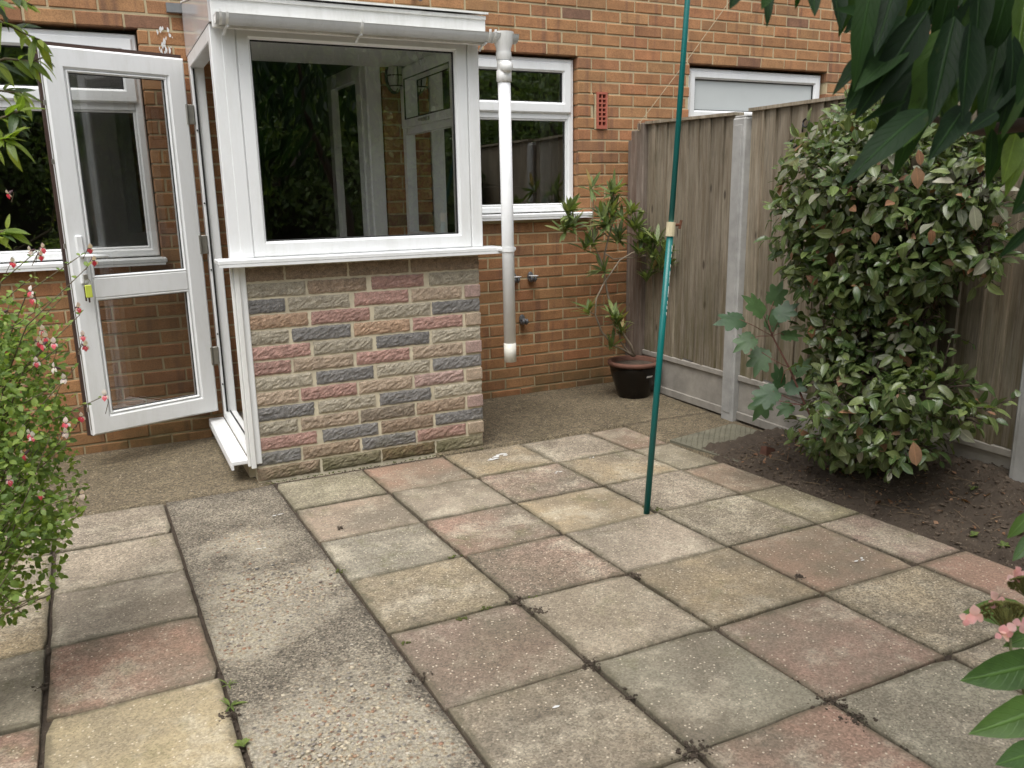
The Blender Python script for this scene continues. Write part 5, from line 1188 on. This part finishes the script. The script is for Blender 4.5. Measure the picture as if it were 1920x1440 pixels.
for _ in range(150):
    y = rnd.uniform(-3.8, -1.75); x = lx('L5', y)+.03+rnd.random()*.6
    if x > 3.5: continue
    a = rnd.uniform(0, pi); l = rnd.uniform(.01, .05); z = bedz(x, y)+.004; m.tube([(x-l*cos(a), y-l*sin(a), z), (x, y, z+.003), (x+l*cos(a), y+l*sin(a), z)], rnd.uniform(.0006, .0015), 4)
m.build('twig_litter', mat_plain('straw', (.28, .20, .12), .9, .4, 30), kind='stuff')

# ------------------------------------------------------------------ the garden behind the camera, which the panes mirror, with added hedges
GRF = mat_leaf('garden_tree_leaf', [(0, (.06, .11, .03)), (.5, (.13, .20, .055)), (.9, (.21, .28, .09)), (1, (.28, .33, .14))], .45, .3)
for gi, (gx_, gy_, gh, gr, lab) in enumerate(((-3.2, -10.2, 5.2, 2.3, 'leafy garden tree mirrored in the left window'), (1.2, -10.8, 5.6, 2.4, 'leafy garden tree mirrored in the door panes'), (5.0, -10.4, 5.0, 2.4, 'leafy garden tree mirrored in the porch front window'), (9.0, -9.8, 5.4, 2.4, 'leafy garden tree mirrored in the middle window'))):
    t_ = thing('garden_tree', lab, 'tree', (gx_, gy_, 0)); m = MB(); lim = limb(m, Vector((gx_, gy_, -.05)), Vector((gx_+.1, gy_, gh*.55)), .14, .07); 
    for _ in range(9): q = rv(); limb(m, lim[3], Vector((gx_+q.x*gr*.8, gy_+q.y*gr*.7, gh*.55+q.z*gh*.35)), .05, .012)
    m.build('trunk', BARK, t_, True); m = MB(); m.uv = []
    tp = [leaf_tpl(.55, 3, .3, .3, .45) for _ in range(3)]
    for _ in range(11000):
        q = rv(); r = rnd.random()**.33; p = Vector((gx_+q.x*gr*r*1.1, gy_+q.y*gr*r*.8, gh*.52+q.z*gh*.5*r))
        if p.z < .05 or mnoise.noise(p*1.1) < -.38: continue
        V, F, U = rnd.choice(tp); mx = leaf_mx(p, rv()+Vector((0, 0, -.4)), Vector((0, 0, .7))+rv(), rnd.uniform(.07, .15)); b_ = len(m.v); m.v += [tuple(mx @ Vector(v)) for v in V]; m.uv += U; m.f += [tuple(b_+i for i in f) for f in F]
    m.build('crown', GRF, t_, True, kind='stuff')

def hedge(x0, x1, y0, y1, h, lab, n):  # unseen hedges, added to block low sky light
    t_ = thing('added_hedge', lab, 'hedge', ((x0+x1)/2, (y0+y1)/2, 0)); m = MB(); nx, ny = max(2, int((x1-x0)/.5)), max(2, int((y1-y0)/.5))
    m.box(x0+.18, x1-.18, y0+.18, y1-.18, -.05, h-.25); m.build('opaque_core', BARK, t_)  # solid filler so no light comes through
    m = MB(); m.uv = []; tp = [leaf_tpl(.55, 3, .3, .3, .45) for _ in range(3)]
    for _ in range(n):
        f = rnd.random(); z = h*rnd.random()**.8; x, y = rnd.uniform(x0, x1), rnd.uniform(y0, y1)
        if f < .2: z = h-.12+rnd.gauss(0, .12)
        elif (x1-x0) > (y1-y0): y = (y1 if f < .9 else y0)+rnd.gauss(0, .14)
        else: x = (x1 if f < .9 else x0)+rnd.gauss(0, .14)
        V, F, U = rnd.choice(tp); mx = leaf_mx((x, y, max(.03, z)), rv()+Vector((0, 0, -.4)), Vector((0, 0, .7))+rv(), rnd.uniform(.07, .14)); b_ = len(m.v); m.v += [tuple(mx @ Vector(v)) for v in V]; m.uv += U; m.f += [tuple(b_+i for i in f) for f in F]
    m.build('foliage', GRF, t_, True, kind='stuff')
hedge(-9, 15, -13.4, -12.2, 4.6, 'tall unseen hedge added behind the garden trees to close sky gaps in the reflections', 22000)  # added backing, hides bright sky between the mirrored trees
hedge(-4.6, -3.7, -12, -.2, 2.6, 'unseen hedge added on the left to dim the lower house wall', 16000)  # added to keep low sky light off the lower wall
